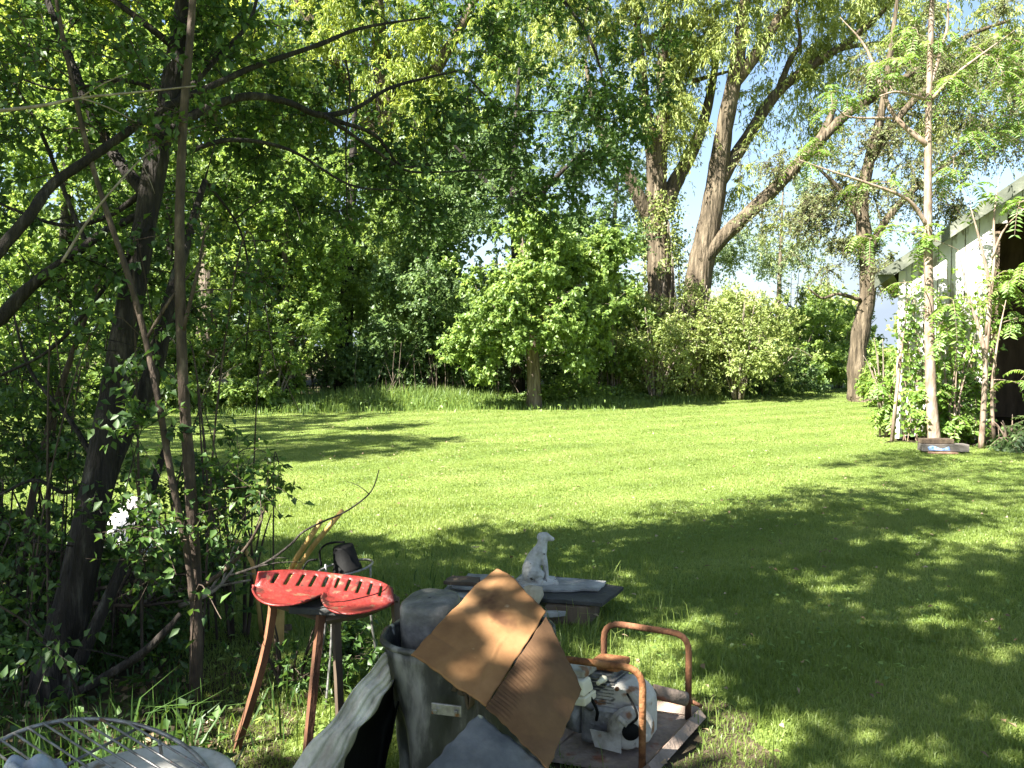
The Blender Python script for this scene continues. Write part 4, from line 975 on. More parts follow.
# weeds and long grass of the thicket
rng = np.random.default_rng(61)
n = 9000
x, y = rng.uniform(-5.5, -0.35, n), rng.uniform(1.6, 6.0, n)
k = ~is_lawn(x, y) | (rng.uniform(0, 1, n) < 0.1 * (x < -0.3)); x, y = x[k], y[k]
ug = Leaves()
hgt = (0.07 + 0.36 * vnoise(x, y, 1.6, 62) ** 1.3) * rng.uniform(0.4, 1.2, len(x))
ug.add(*blades(rng, x, y, hgt, 0.009, 0.55, tone=0.1, tonespan=0.7))
n = 9000
x, y = rng.uniform(-5.5, -0.5, n), rng.uniform(1.6, 5.8, n)
k = ~is_lawn(x, y); x, y = x[k], y[k]; n = len(x)
z = rng.uniform(0.02, 1, n) * (0.06 + 0.38 * vnoise(x, y, 1.4, 63) ** 1.4)
V, T = leaf_geo(np.stack([x, y, z], 1), rng.normal(size=(n, 3)) * (1, 1, .4), rng.normal(size=(n, 3)) * .4 + (0, 0, 1), rng.uniform(.03, .075, n), rng.uniform(.02, .05, n))
ug.add(V, T, rng.uniform(0, 0.9, n))
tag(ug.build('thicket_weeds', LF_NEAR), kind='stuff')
# long grass around the junk
n = 5500
x, y = rng.uniform(-1.3, 1.1, n), rng.uniform(2.3, 5.6, n)
dens = vnoise(x, y, 2.2, 64)
k = (rng.uniform(0, 1, n) < dens ** 2) & ~((np.hypot(x + 0.14, y - 2.78) < 0.33)) & ~(np.hypot(x - 0.44, y - 3.24) < 0.31); x, y = x[k], y[k]
tg = Leaves(); tg.add(*blades(rng, x, y, rng.uniform(0.06, 0.19, len(x)), 0.005, 0.5, tone=0.1, tonespan=0.7))
tag(tg.build('long_grass', LF_GRASS), kind='stuff')
# litter of the thicket floor
n = 5200
x, y = rng.uniform(-5.5, -0.2, n), rng.uniform(1.5, 5.8, n)
k = ~is_lawn(x, y); x, y = x[k], y[k]; n = len(x)
V, T = leaf_geo(np.stack([x, y, rng.uniform(0.006, 0.03, n)], 1), rng.normal(size=(n, 3)) * (1, 1, .25), rng.normal(size=(n, 3)) * .35 + (0, 0, 1), rng.uniform(.025, .07, n), rng.uniform(.015, .045, n))
lt = Leaves(); lt.add(V, T, rng.uniform(0, 1, n))
tag(lt.build('leaf_litter', LF_DRY), kind='stuff')

def stick(label, pts, r, m=DEADWOOD, name='dead_branch', cat='branch', group=None, forks=0, seed=0):
    mb = MB(); p = smooth_path(pts, 4)
    rr = np.linspace(r, r * 0.4, len(p)); mb.tube(p, rr, 6)
    rg = np.random.default_rng(seed)
    for i in range(forks):
        j = rg.integers(2, len(p) - 2); d = (p[j + 1] - p[j]).normalized()
        e = p[j] + (d + Vector(rg.normal(size=3) * 0.6)) * rg.uniform(0.08, 0.25)
        mb.tube(bez(p[j], p[j].lerp(e, .5) + Vector((0, 0, .02)), e, 4), np.linspace(rr[j] * .7, rr[j] * .25, 5), 5)
    return tag(mb.build(name, m, smooth=True), label, cat, group)
stick('pale bare branch lodged across the thicket high on the left', pl((-20, 113, 3.2), (40, 106, 3.2), (80, 98, 3.25), (140, 92, 3.3), (196, 86, 3.35)), 0.008, forks=2, seed=1)
stick('pale thin dead branch slanting up through the dark thicket', pl((62, 262, 3.4), (85, 225, 3.4), (108, 195, 3.4), (140, 160, 3.45), (158, 148, 3.5)), 0.006, forks=2, seed=2)
stick('thin bare twig curving up over the red stool seat', pl((236, 574, 2.9), (265, 563, 2.92), (290, 545, 2.94), (303, 532, 2.95), (322, 522, 2.96), (345, 512, 2.98), (366, 497, 3.0), (374, 486, 3.0), (379, 470, 3.0)), 0.0055, BARK_DARK, forks=3, seed=3)
for i, (a, b, c) in enumerate([((95, 590, 4.2), (150, 578, 4.1), (205, 572, 4.0)), ((120, 566, 4.4), (180, 590, 4.2), (250, 580, 4.0)), ((70, 600, 4.0), (130, 606, 3.9), (190, 600, 3.8)), ((140, 610, 4.1), (170, 570, 4.2), (195, 540, 4.3)), ((100, 560, 4.6), (140, 585, 4.4), (170, 612, 4.2)),
                               ((180, 606, 3.9), (215, 590, 3.9), (240, 560, 4.0)), ((110, 612, 4.0), (125, 580, 4.1), (150, 545, 4.2))]):
    stick('dead branch in the brush heap behind the old dark trunk', pl(a, b, c), 0.014, DEADWOOD if i % 2 else BARK_SAPLING, group='dead branches of the brush heap', forks=3, seed=10 + i)
stick('pale stripped pole propped in the brush left of the straight sapling', pl((150, 530, 4.6), (160, 548, 4.5), (172, 580, 4.4), (180, 612, 4.3)), 0.02, BARK_PALE, 'wooden_pole', 'pole')
WHITEP = mat('dirty_white_plastic', [(0.3, (0.45, 0.42, 0.4)), (0.6, (0.72, 0.7, 0.7)), (0.8, (0.82, 0.8, 0.8))], 4, 0.5, 0.3, 12)
mb = MB(); c = G(124, 556)
mb.grid(lambda u, v: (c.x + (u - .5) * 0.75, c.y + (v - .5) * 0.7, 0.1 + 0.28 * math.exp(-((u - .5) ** 2 + (v - .55) ** 2) * 7) * (1 + .3 * math.sin(9 * u + 4 * v)) + 0.025 * math.sin(17 * u) * math.cos(13 * v)), 24, 24)
tag(mb.build('plastic_sheet', WHITEP, smooth=True, solid=0.003), 'crumpled white plastic sheet lying at the lawn edge behind the dark trunk', 'sheet')

shade_tree('spreading tree behind the viewer shading the junk heap', (-3.6, -1.2, 0), 9, [((1.2, 2.0, 6.6), (1.5, 1.3, 0.9), 80), ((-0.6, 0.6, 6.2), (1.7, 1.5, 0.8), 78), ((2.6, 1.4, 7.2), (1.5, 1.3, 0.8), 90), ((2.0, 0.2, 8.0), (1.6, 1.5, 0.8), 80), ((3.4, 3.0, 7.6), (1.4, 1.4, 0.7), 80), ((4.6, 4.4, 7.4), (1.3, 1.2, 0.7), 70), ((0.4, 3.4, 6.4), (1.4, 1.1, 0.7), 90), ((0.5, 2.2, 7.2), (1.3, 1.2, .6), 40), ((1.6, 3.8, 7.0), (1.3, 1.1, .6), 44), ((0.2, 0.5, 7.3), (1.3, 1.2, .6), 40)], LF_MID, 303, clump=11, sub=0.3)
shade_tree('high crowned unseen tree added behind the viewer on the right to block sky light', (4.5, -3.2, 0), 11, [((-1.5, 4, 8.6), (2.0, 1.8, 0.9), 80), ((0.6, 5, 8.2), (2.0, 1.8, 0.9), 80), ((-3.2, 2, 9), (2.0, 1.8, 0.9), 70), ((0.5, 1.5, 8.6), (2.2, 2, 1), 70), ((0.8, 8, 8.6), (1.8, 1.6, 0.8), 60)], LF_MID, 305, clump=11, sub=0.3)  # unseen tree, added to cut sky light over the foreground
shade_tree('dense tree left of the thicket keeping the old dark trunk in shade', (-6.6, 0.6, 0), 8, [((0.3, 1.0, 5.4), (1.3, 1.1, 0.9), 90), ((1.4, 0.9, 6.2), (1.4, 1.2, 0.8), 64), ((0.9, 1.6, 4.2), (1.0, 0.8, 0.8), 44), ((1.6, 1.2, 3.6), (1.0, 0.9, 0.9), 50), ((0.2, 0.2, 4.4), (1.3, 1.2, 1.0), 66), ((0.2, 1.3, 6.0), (1.1, 0.9, 0.8), 34)], LF_MID, 304)
# ================================================================== the junk in front
RUST = mat('rust', [(0.3, (0.1, 0.038, 0.016)), (0.5, (0.24, 0.1, 0.04)), (0.72, (0.42, 0.22, 0.1))], 18, 0.85, 0.4, 60)
RUST_DARK = mat('dark_rust', [(0.3, (0.045, 0.025, 0.016)), (0.55, (0.16, 0.07, 0.035)), (0.75, (0.34, 0.16, 0.08))], 9, 0.85, 0.4, 60, (1, 1, 0.4))
REDP = mat('worn_red_paint', [(0.3, (0.09, 0.01, 0.008)), (0.55, (0.19, 0.02, 0.016)), (0.8, (0.28, 0.055, 0.036))], 11, 0.45, 0.3, 50, spec=0.5, spots=[((0.13, 0.06, 0.035), 24, 0.6), ((0.06, 0.018, 0.013), 8, 0.58), ((0.3, 0.2, 0.15), 40, 0.7)])
BLACKP = mat('black_plastic', [(0.3, (0.004, 0.004, 0.004)), (0.7, (0.009, 0.009, 0.009))], 8, 0.7, 0.1, 30, spec=0.12)  # also colours the sheet that stands for shadow beside the canvas
WIRE = mat('grey_wire', [(0.3, (0.12, 0.11, 0.1)), (0.6, (0.3, 0.29, 0.28)), (0.8, (0.45, 0.44, 0.42))], 30, 0.45, 0.1, 60, metal=0.6, spots=((0.2, 0.1, 0.05), 18, 0.62))
BINM = mat('dented_grey_bin', [(0.3, (0.012, 0.012, 0.012)), (0.5, (0.042, 0.042, 0.04)), (0.66, (0.19, 0.185, 0.17))], 9, 0.5, 0.9, 9, (1, 1, 0.35), spots=[((0.13, 0.055, 0.022), 5, 0.64), ((0.4, 0.38, 0.34), 13, 0.68)])
TUBM = mat('scuffed_grey_tub', [(0.3, (0.05, 0.05, 0.048)), (0.5, (0.12, 0.118, 0.11)), (0.72, (0.27, 0.265, 0.245))], 9, 0.55, 0.5, 20)
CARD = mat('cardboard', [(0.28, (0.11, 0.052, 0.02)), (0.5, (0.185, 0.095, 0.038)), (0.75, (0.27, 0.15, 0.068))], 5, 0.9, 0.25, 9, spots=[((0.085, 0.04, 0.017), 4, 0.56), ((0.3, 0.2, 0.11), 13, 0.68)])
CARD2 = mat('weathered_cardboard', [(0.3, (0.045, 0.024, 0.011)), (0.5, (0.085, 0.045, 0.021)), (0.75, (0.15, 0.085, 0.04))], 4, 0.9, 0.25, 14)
PANEL = mat('stained_blue_grey_panel', [(0.3, (0.03, 0.032, 0.036)), (0.5, (0.075, 0.08, 0.088)), (0.72, (0.15, 0.153, 0.158))], 5, 0.6, 0.25, 26, spots=[((0.5, 0.47, 0.3), 9, 0.7), ((0.07, 0.065, 0.06), 6, 0.62)])
CANVAS = mat('weathered_canvas', [(0.28, (0.09, 0.08, 0.065)), (0.48, (0.29, 0.265, 0.22)), (0.68, (0.6, 0.56, 0.48))], 7, 0.9, 0.5, 24, (1, 1, 0.4))
SLATE = mat('grey_board', [(0.3, (0.12, 0.12, 0.116)), (0.55, (0.28, 0.28, 0.27)), (0.75, (0.46, 0.46, 0.44))], 6, 0.85, 0.4, 40)
BLACKB = mat('black_board', [(0.3, (0.02, 0.02, 0.02)), (0.6, (0.05, 0.05, 0.048)), (0.8, (0.1, 0.1, 0.095))], 6, 0.75, 0.3, 40)
STATUE = mat('weathered_white_statue', [(0.3, (0.26, 0.25, 0.22)), (0.5, (0.45, 0.44, 0.41)), (0.75, (0.58, 0.57, 0.55))], 14, 0.8, 0.4, 60, spots=[((0.1, 0.085, 0.06), 30, 0.63), ((0.28, 0.25, 0.19), 11, 0.64)])
CREAM = mat('cream_plastic', [(0.3, (0.6, 0.54, 0.38)), (0.6, (0.74, 0.69, 0.52)), (0.8, (0.8, 0.77, 0.64))], 6, 0.5, 0.1, 40)
ENGW = mat('dirty_white_metal', [(0.3, (0.17, 0.15, 0.12)), (0.5, (0.42, 0.39, 0.345)), (0.75, (0.6, 0.57, 0.52))], 7, 0.5, 0.2, 40, spots=[((0.2, 0.1, 0.05), 11, 0.6), ((0.07, 0.06, 0.05), 17, 0.62)])
ALLOY = mat('dull_alloy', [(0.3, (0.1, 0.1, 0.095)), (0.6, (0.3, 0.29, 0.28)), (0.8, (0.45, 0.44, 0.42))], 14, 0.55, 0.3, 50, metal=0.4)
DIRTSTEEL = mat('dirt_covered_steel', [(0.3, (0.12, 0.095, 0.075)), (0.5, (0.25, 0.19, 0.15)), (0.75, (0.4, 0.31, 0.25))], 7, 0.9, 0.5, 40, spots=((0.24, 0.1, 0.06), 6, 0.6))
YWOOD = mat('yellow_brown_wood', [(0.3, (0.3, 0.17, 0.05)), (0.55, (0.5, 0.33, 0.12)), (0.8, (0.62, 0.46, 0.2))], 12, 0.75, 0.2, 40, (1, 1, 0.25))

# ---- stool made of a double tractor seat
SY = 3.12
sc = P(325, 590, SY)
stool = thing('tractor_seat_stool', 'rusty legged stool with a slotted red double tractor seat', 'stool', (sc.x, sc.y, 0), math.radians(-7))
Wd = 0.575
def seat_pt(u, v):
    e = abs(2 * u - 1)
    yb = 0.125 - 0.13 * e ** 4
    yf = -0.02 - 0.165 * abs(math.sin(2 * PI * u)) ** 0.55 * (1 - 0.35 * e ** 4)
    if u < 0.02 or u > 0.98: yf = min(yb, -0.03)
    y = yb + (yf - yb) * v
    ridge = math.exp(-((u - 0.5) / 0.075) ** 2)
    z = 0.056 * max(0, 1 - v / 0.55) ** 1.4 - 0.02 * max(0, v - .6) + 0.018 * max(0, (v - 0.72) / 0.28) ** 2 + 0.014 * e ** 5 + ridge * 0.014 * max(0, min(1, (v - .5) * 3))
    xx = (u - 0.5) * Wd * (1 - 0.05 * (1 - v) ** 2)
    return Vector((xx, y, 0.605 + z - 0.045 * (u - 0.5)))
mb = MB(); NU, NV = 80, 26
mb.grid(seat_pt, NU, NV)
def cell(i, j):
    hole = 5 <= i < NU - 5 and (i - 5) % 7 in (2, 3, 4)[:2 + (i % 2 == 0) * 0] and 2 <= j <= 7
    return not hole
mb.f = [f for q, f in enumerate(mb.f) if cell(q % NU, q // NU)]
mb.build('seat', REDP, stool, smooth=True, solid=0.007, offset=0)
def leg(a, b, r=0.019, m=RUST_DARK, mid=None):
    mb = MB(); p = [Vector(a), Vector(b)]
    if mid is not None: p = bez(a, mid, b, 6)
    mb.tube(p, r, 4); return mb.build('leg', m, stool)
leg((-0.205, -0.02, 0.605), (-0.345, -0.08, 0.0), mid=(-0.205, -0.03, 0.42))
leg((0.005, -0.06, 0.56), (-0.035, -0.13, 0.0))
leg((0.05, -0.02, 0.56), (0.045, 0.04, 0.0), m=OLDWOOD)
leg((0.275, 0.03, 0.605), (0.305, 0.06, 0.0), m=OLDWOOD)
mb = MB()
mb.tube([(-0.215, -0.02, 0.585), (-0.1, -0.03, 0.56), (0.02, -0.045, 0.535)], 0.021, 4); mb.tube([(0.285, 0.03, 0.6), (0.16, 0.0, 0.55), (0.02, -0.045, 0.53)], 0.021, 4)
mb.tube([(-0.2, -0.01, 0.59), (0.0, 0.05, 0.585), (0.28, 0.03, 0.59)], 0.018, 4)
mb.build('support_frame', OLDWOOD, stool)
MB().box((0.0, -0.005, 0.578), (0.24, 0.15, 0.03), Matrix.Rotation(0.1, 3, 'X')).build('seat_bracket', BLACKB, stool, bevel=0.006)

# ---- wire plant stand with the black pot
pc = P(345, 568, 3.62)
ps = thing('plant_stand', 'thin wire plant stand with hooped ring behind the red stool', 'plant stand', (pc.x, pc.y, 0))
zt = pc.z
ring = lambda r, z, n=28, cx=0.0: [(cx + r * math.cos(2 * PI * i / n), r * math.sin(2 * PI * i / n), z + 0.02 * math.cos(2 * PI * i / n)) for i in range(n + 1)]
MB().tube(ring(0.125, zt), 0.006, 6).build('ring', WIRE, ps, smooth=True)
for a in (0.5, 2.6, 4.4):
    x, y = 0.12 * math.cos(a), 0.12 * math.sin(a)
    MB().tube(smooth_path([(x, y, zt), (x * 1.05, y * 1.05, zt * .5), (x * 1.5, y * 1.5, 0)]), 0.006, 6).build('leg', WIRE, ps, smooth=True)
MB().tube(smooth_path([(-0.115, 0.03, zt), (-0.12, 0.02, zt + 0.07), (-0.09, 0.01, zt + 0.105), (-0.05, 0, zt + 0.118), (0.0, 0, zt + 0.12)]), 0.005, 6).build('hoop', BLACKP, ps, smooth=True)
MB().tube(smooth_path([(-0.2, 0.0, zt - 0.02), (-0.17, 0, zt + .03), (-0.125, 0, zt + .04)]), 0.005, 6).build('hook', BLACKP, ps, smooth=True)
pot = thing('plant_pot', 'upturned black plastic plant pot resting tilted in the wire stand', 'plant pot', (pc.x + 0.012, pc.y, zt - 0.012), 0)
pot.rotation_euler = (0.05, -0.16, 0)
MB().lathe([(0.0, 0.118), (0.044, 0.118), (0.047, 0.113), (0.06, 0.02), (0.066, 0.018), (0.067, -0.004), (0.062, -0.004), (0.056, 0.02), (0.044, 0.105)], 28).build('body', BLACKP, pot, smooth=True)
MB().lathe([(0.0, 0.119), (0.02, 0.1195), (0.022, 0.1185)], 16).build('base', BLACKP, pot, smooth=True)

# ---- poles leaning behind the stool
def pole(name, label, pts, r, m):
    mb = MB(); mb.tube(smooth_path(pts, 3), np.linspace(r, r * 0.85, len(smooth_path(pts, 3))), 9)
    return tag(mb.build(name, m, smooth=True), label, 'pole')
a = G(262, 640); pole('tool_pole', 'longer pale tool handle slanting up behind the red stool', [a, P(300, 565, 3.95), P(342, 511, 3.75)], 0.014, YWOOD)
a = G(275, 630); pole('tool_pole', 'shorter dark ended tool handle slanting up behind the red stool', [a, P(288, 575, 4.1), P(321, 521, 3.9)], 0.0155, YWOOD)
pole('tool_pole', 'yellow tool handle half hidden by leaves left of the red stool', [P(230, 536, 4.3), P(252, 563, 4.1), G(262, 640)], 0.012, YWOOD)
a = G(278, 648)
yb = thing('broken_board', 'broken yellow board standing in weeds beneath the stool', 'board', a, 0.2)
mb = MB(); mb.prism([(-0.03, 0, 0.0), (0.03, 0, 0.0), (0.035, 0, 0.2), (0.02, 0, 0.24), (0.008, 0, 0.22), (-0.012, 0, 0.26), (-0.03, 0, 0.23)], (0, 0.018, 0)); mb.build('board', YWOOD, yb, bevel=0.003)
MB().box((0.0, 0.02, 0.1), (0.14, 0.02, 0.03)).build('cross_piece', OLDWOOD, yb, bevel=0.003)

# ---- the bin with what is piled in it
bx, by, BR, BH = -0.150, 2.79, 0.285, 0.585
binr = thing('rubbish_bin', 'dented dark grey bin with rust patches and buckled rim', 'bin', (bx, by, 0))
def bwob(a, z):
    d = (a - math.radians(262) + PI) % (2 * PI) - PI
    return -0.05 * math.exp(-(d / 0.45) ** 2) * math.exp(-((z - 0.42) / 0.2) ** 2) + 0.013 * math.sin(3 * a + 5 * z) + 0.009 * math.sin(7 * a - 9 * z) + 0.006 * math.sin(13 * a + 14 * z) * math.sin(9 * z + 2 * a) - 0.02 * math.exp(-((a - 4.25 - .5 * z) / 0.1) ** 2) * math.exp(-((z - 0.3) / 0.16) ** 2) - 0.022 * math.exp(-((a - 3.75 + .6 * z) / 0.14) ** 2) * math.exp(-((z - 0.25) / 0.2) ** 2) + 0.03 * math.exp(-((a - 3.3) / 0.25) ** 2) * max(0, z - .4) * 3
prof = [(0.0, 0.012), (BR - 0.045, 0.0)] + [(BR - 0.04 + 0.04 * (k / 16), BH * k / 16) for k in range(17)]
MB().lathe(prof, 72, wob=lambda a, z: bwob(a, z) if z > 0.02 else 0).build('body', BINM, binr, smooth=True, solid=0.006, offset=-1)
rim = [((BR + 0.004 + bwob(a, BH)) * math.cos(a), (BR + 0.004 + bwob(a, BH)) * math.sin(a), BH + 0.012 * math.sin(2 * a + .5)) for a in np.linspace(0, 2 * PI, 60)]
MB().tube(rim, 0.011, 8).build('rim', BINM, binr, smooth=True)
q = P(447, 708, 2.47) - Vector((bx, by, 0))
MB().box(q + Vector((0, -.012, 0)), (0.1, 0.008, 0.036), Matrix.Rotation(-0.25, 3, 'Z')).box(q + Vector((-0.035, -.024, 0)), (0.012, 0.006, 0.012)).box(q + Vector((0.03, -.03, 0)), (0.012, 0.006, 0.012)).build('metal_plate', WIRE, binr, bevel=0.002)

tb = P(437, 650, 2.9)
tub = thing('grey_tub', 'upturned scuffed grey tub poking out of the bin behind the cardboard', 'tub', (tb.x, tb.y, 0.36))
tub.rotation_euler = (0.1, -0.07, 0)
MB().lathe([(0.0, 0.325), (0.085, 0.325), (0.1, 0.318), (0.107, 0.3), (0.113, 0.2), (0.12, 0.03), (0.128, 0.028), (0.13, 0.0), (0.12, 0.0)], 36, wob=lambda a, z: 0.006 * math.sin(4 * a)).build('body', TUBM, tub, smooth=True)
MB().tube([(0.133 * math.cos(t), 0.133 * math.sin(t), 0.02) for t in np.linspace(0, 2 * PI, 40)], 0.006, 6).build('rim', TUBM, tub, smooth=True)

def sheet(name, label, cat, T, R, B, L, m, thick=0.005, nu=40, nv=40, bulge=0.02, rough=0.004, seed=1, extra=None, edge=0.0, label2=None):
    """warped rectangular sheet through four corners (top, right, bottom, left)"""
    rg = np.random.default_rng(seed); ph = rg.uniform(0, 6, 8)
    nrm = ((R - T).cross(L - T)).normalized()
    if nrm.y > 0: nrm = -nrm
    def fn(u, v):
        p = T * (1 - u) * (1 - v) + R * u * (1 - v) + B * u * v + L * (1 - u) * v
        d = bulge * math.sin(PI * u) * math.sin(PI * v) + rough * (math.sin(7 * u + ph[0]) * math.cos(5 * v + ph[1]) + 0.6 * math.sin(13 * v + 9 * u + ph[2]))
        if extra: d += extra(u, v)
        e1 = edge * (math.sin(23 * v + ph[3]) + math.sin(41 * v + ph[4])) * (1 if u in (0, 1) else 0)
        e2 = edge * (math.sin(19 * u + ph[5]) + math.sin(37 * u + ph[6])) * (1 if v in (0, 1) else 0)
        return p + nrm * d + (R - T).normalized() * e1 + (L - T).normalized() * e2
    mb = MB(); mb.grid(fn, nu, nv)
    return tag(mb.build(name, m, smooth=True, solid=thick, offset=0), label, cat)
def corner(e):        # worn corner: bends away
    return lambda u, v: -0.03 * max(0, 1 - math.hypot(u, v) / 0.3) + 0.004 * math.exp(-((u - 0.7 - .12 * v + .01 * math.sin(25 * v)) / 0.012) ** 2) * max(0, min(1, (v - .4) * 5)) - 0.004 * math.exp(-((v - 0.8 + .05 * u) / 0.01) ** 2) * max(0, min(1, (.45 - u) * 5)) - 0.03 * max(0, u + v - 1.75)
sheet('cardboard_sheet', 'large brown cardboard sheet lying on top of the bin in patchy sun', 'cardboard', P(497, 562, 2.98), P(546, 612, 2.72), P(486, 706, 2.385), P(411, 655, 2.53), CARD, bulge=0.012, seed=3, extra=corner(0), edge=0.0012, nu=60, nv=60)
def ribs(u, v):
    return 0.0022 * math.sin(v * 150) * (1 if v < 2 and u < 2 else 0) * max(0, min(1, (v - 0.62) * 8))
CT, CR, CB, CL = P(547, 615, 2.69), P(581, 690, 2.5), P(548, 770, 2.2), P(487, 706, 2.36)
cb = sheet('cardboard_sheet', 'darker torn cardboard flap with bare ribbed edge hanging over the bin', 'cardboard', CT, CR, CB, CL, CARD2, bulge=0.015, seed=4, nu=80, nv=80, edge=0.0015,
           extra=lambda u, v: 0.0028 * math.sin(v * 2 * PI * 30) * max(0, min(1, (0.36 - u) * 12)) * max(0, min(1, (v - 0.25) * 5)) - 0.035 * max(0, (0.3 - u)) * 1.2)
sheet('metal_panel', 'stained blue grey panel leaning on the front of the bin', 'panel', P(478, 714, 2.36), P(556, 776, 2.2), P(500, 900, 1.9), P(398, 800, 2.12), PANEL, thick=0.01, bulge=0.006, seed=5, edge=0.002)
# loose rubbish the cardboard rests on
mb = MB(); rg = np.random.default_rng(9)
mb.grid(lambda u, v: (bx + (u - .5) * .44 * math.sqrt(max(.02, 1 - (2 * v - 1) ** 2)), by + (v - .5) * .46, 0.47 + 0.05 * math.sin(9 * u + 3 * v) * math.cos(7 * v) + 0.03 * math.sin(17 * u)), 20, 20)
tag(mb.build('crumpled_sack', OLDWOOD, smooth=True, solid=0.01), 'crumpled brown sacking stuffed inside the grey bin', 'sack')

# canvas draped from the rim to the ground on the left
e1 = smooth_path([P(386, 652, 2.62), P(368, 672, 2.56), P(335, 715, 2.46), P(300, 757, 2.38), P(268, 800, 2.3), P(235, 870, 2.22)], 6)
e2 = smooth_path([P(391, 680, 2.56), P(376, 705, 2.5), P(352, 735, 2.42), P(338, 765, 2.36), P(322, 810, 2.28), P(300, 890, 2.2)], 6)
e3 = smooth_path([P(394, 720, 2.6), P(388, 750, 2.6), P(382, 780, 2.6), P(378, 820, 2.58), P(372, 860, 2.56), P(368, 940, 2.5)], 6)
def canv(u, v):
    k = v * (len(e1) - 1); i = min(int(k), len(e1) - 2); f = k - i
    A, B, C = (e[i].lerp(e[i + 1], f) for e in (e1, e2, e3))
    if u < 0.45:
        t = u / 0.45; p = A.lerp(B, t); d = 0.006 * math.sin(t * 11 + 1.9 * math.sin(6 * v)) + 0.004 * math.sin(23 * t + 5 * v + 2 * math.sin(9 * v))
    else:
        t = (u - 0.45) / 0.55; p = B.lerp(C, t) + Vector((0, 0.16 * math.sin(t * PI), 0)); d = 0.01 * math.sin(t * 9 + 6 * v)
    return p + Vector((0.3, -0.9, 0.3)) * d + Vector((0, 0, 0.006 * math.sin(26 * v + 8 * u)))
mb = MB(); mb.grid(lambda u, v: canv(0.455 + 0.545 * u, v) + Vector((0, 0.03, -0.01)), 40, 50)  # dark sheet added to stand for the shadow under the canvas
tag(mb.build('gap_shade_sheet', BLACKP, smooth=True, solid=0.003, offset=0), 'dark sheet added as the shadow in the gap between grey canvas and bin', 'sheet')
mb = MB(); mb.grid(lambda u, v: canv(0.5 * u + 0.012 * math.sin(31 * v) * u * u, v), 50, 70)
tag(mb.build('canvas_cover', CANVAS, smooth=True, solid=0.004, offset=0), 'weathered grey canvas hanging in folds from the bin rim to the ground', 'canvas')

# ---- boards with the dog statue
def slab(name, label, px, z, th, m, tilt=0.0, cat='board', edge=0.012, seed=0, group=None):
    rg = random.Random(seed)
    pts = [G(a, b, z) for a, b in px]
    fine = []
    for a, b in zip(pts, pts[1:] + pts[:1]):
        for k in range(5):
            fine.append(a.lerp(b, k / 5) + Vector((rg.uniform(-edge, edge), rg.uniform(-edge, edge), 0)) * (0.6 if k else 0.2))
    cx = sum(p.x for p in fine) / len(fine)
    fine = [Vector((p.x, p.y, p.z + tilt * (p.x - cx))) for p in fine]
    mb = MB(); mb.prism([p - Vector((0, 0, th)) for p in fine], (0, 0, th))
    return tag(mb.build(name, m, bevel=0.003), label, cat, group)
slab('rotten_board', 'long dark board at the bottom of the pile under the dog statue', [(452, 600), (545, 612), (572, 594), (480, 586)], 0.05, 0.045, BLACKB, seed=1)
slab('rotten_board', 'broad black board sticking out to the right under the dog statue', [(536, 598), (602, 603), (624, 586), (556, 576)], 0.138, 0.022, BLACKB, seed=2, tilt=-0.01)
slab('slate_slab', 'pale grey slab the white dog statue sits on', [(508, 586), (552, 590), (598, 589), (606, 581), (520, 574)], 0.156, 0.015, SLATE, seed=3, edge=0.02)
slab('slate_slab', 'flaking pale grey slab left of the dog statue behind the cardboard', [(452, 586), (512, 591), (514, 576), (468, 573)], 0.15, 0.016, SLATE, seed=4, edge=0.02)
slab('roofing_felt', 'flat dark sheet in the grass between red stool and cardboard', [(404, 601), (470, 604), (476, 590), (420, 589)], 0.085, 0.03, BLACKB, seed=5, cat='sheet')
slab('rotten_board', 'thin brown splintered board topmost at the left end of the pile', [(443, 581), (478, 583), (480, 577), (452, 575)], 0.175, 0.022, OLDWOOD, seed=6)
slab('rotten_board', 'short grey wood piece beneath the splintered board', [(440, 596), (475, 598), (480, 586), (448, 584)], 0.118, 0.035, SLATE, seed=7)
slab('slate_slab', 'broken pale chip of slab lying below the black board', [(540, 613), (566, 611), (576, 603), (552, 604)], 0.085, 0.03, SLATE, seed=8, edge=0.02)
slab('rotten_board', 'dark block propping up the black board', [(545, 606), (590, 607), (600, 596), (556, 594)], 0.11, 0.11, OLDWOOD, seed=9)
mb = MB(); c = P(533, 594, 4.5)
mb.lathe([(0.0, -0.06), (0.045, -0.05), (0.062, -0.01), (0.05, 0.035), (0.0, 0.05)], 16, c, wob=lambda a, z: 0.008 * math.sin(3 * a + 20 * z))
tag(mb.build('stone', mat('yellowish_stone', [(0.3, (0.3, 0.25, 0.17)), (0.7, (0.5, 0.44, 0.33))], 12, 0.9, .5, 40), smooth=True), 'small yellowish stone wedged under the slab below the dog statue', 'stone')

dp = G(538, 582, 0.156)
dog = thing('dog_statue', 'weathered white statue of a sitting dog looking right', 'statue', dp, math.radians(8))
dog.scale = (1.02,) * 3
mb = MB()
def limb(pts, r, n=12):
    sp = smooth_path(pts, 4); mb.tube(sp, np.interp(np.linspace(0, 1, len(sp)), np.linspace(0, 1, len(r)), r), n)
    for q, rr in ((pts[0], r[0]), (pts[-1], r[-1])):
        mb.lathe([(rr * math.sin(t), -rr * math.cos(t)) for t in np.linspace(0, PI, 7)], 10, q)
limb([(-0.05, 0, 0.045), (-0.04, 0, 0.09), (-0.018, 0, 0.145), (0.012, 0, 0.19), (0.024, 0, 0.225), (0.03, 0, 0.262)], [0.05, 0.055, 0.05, 0.044, 0.033, 0.027])
limb([(0.022, 0, 0.27), (0.045, 0, 0.272), (0.066, 0, 0.264), (0.088, 0, 0.256)], [0.031, 0.029, 0.02, 0.013])
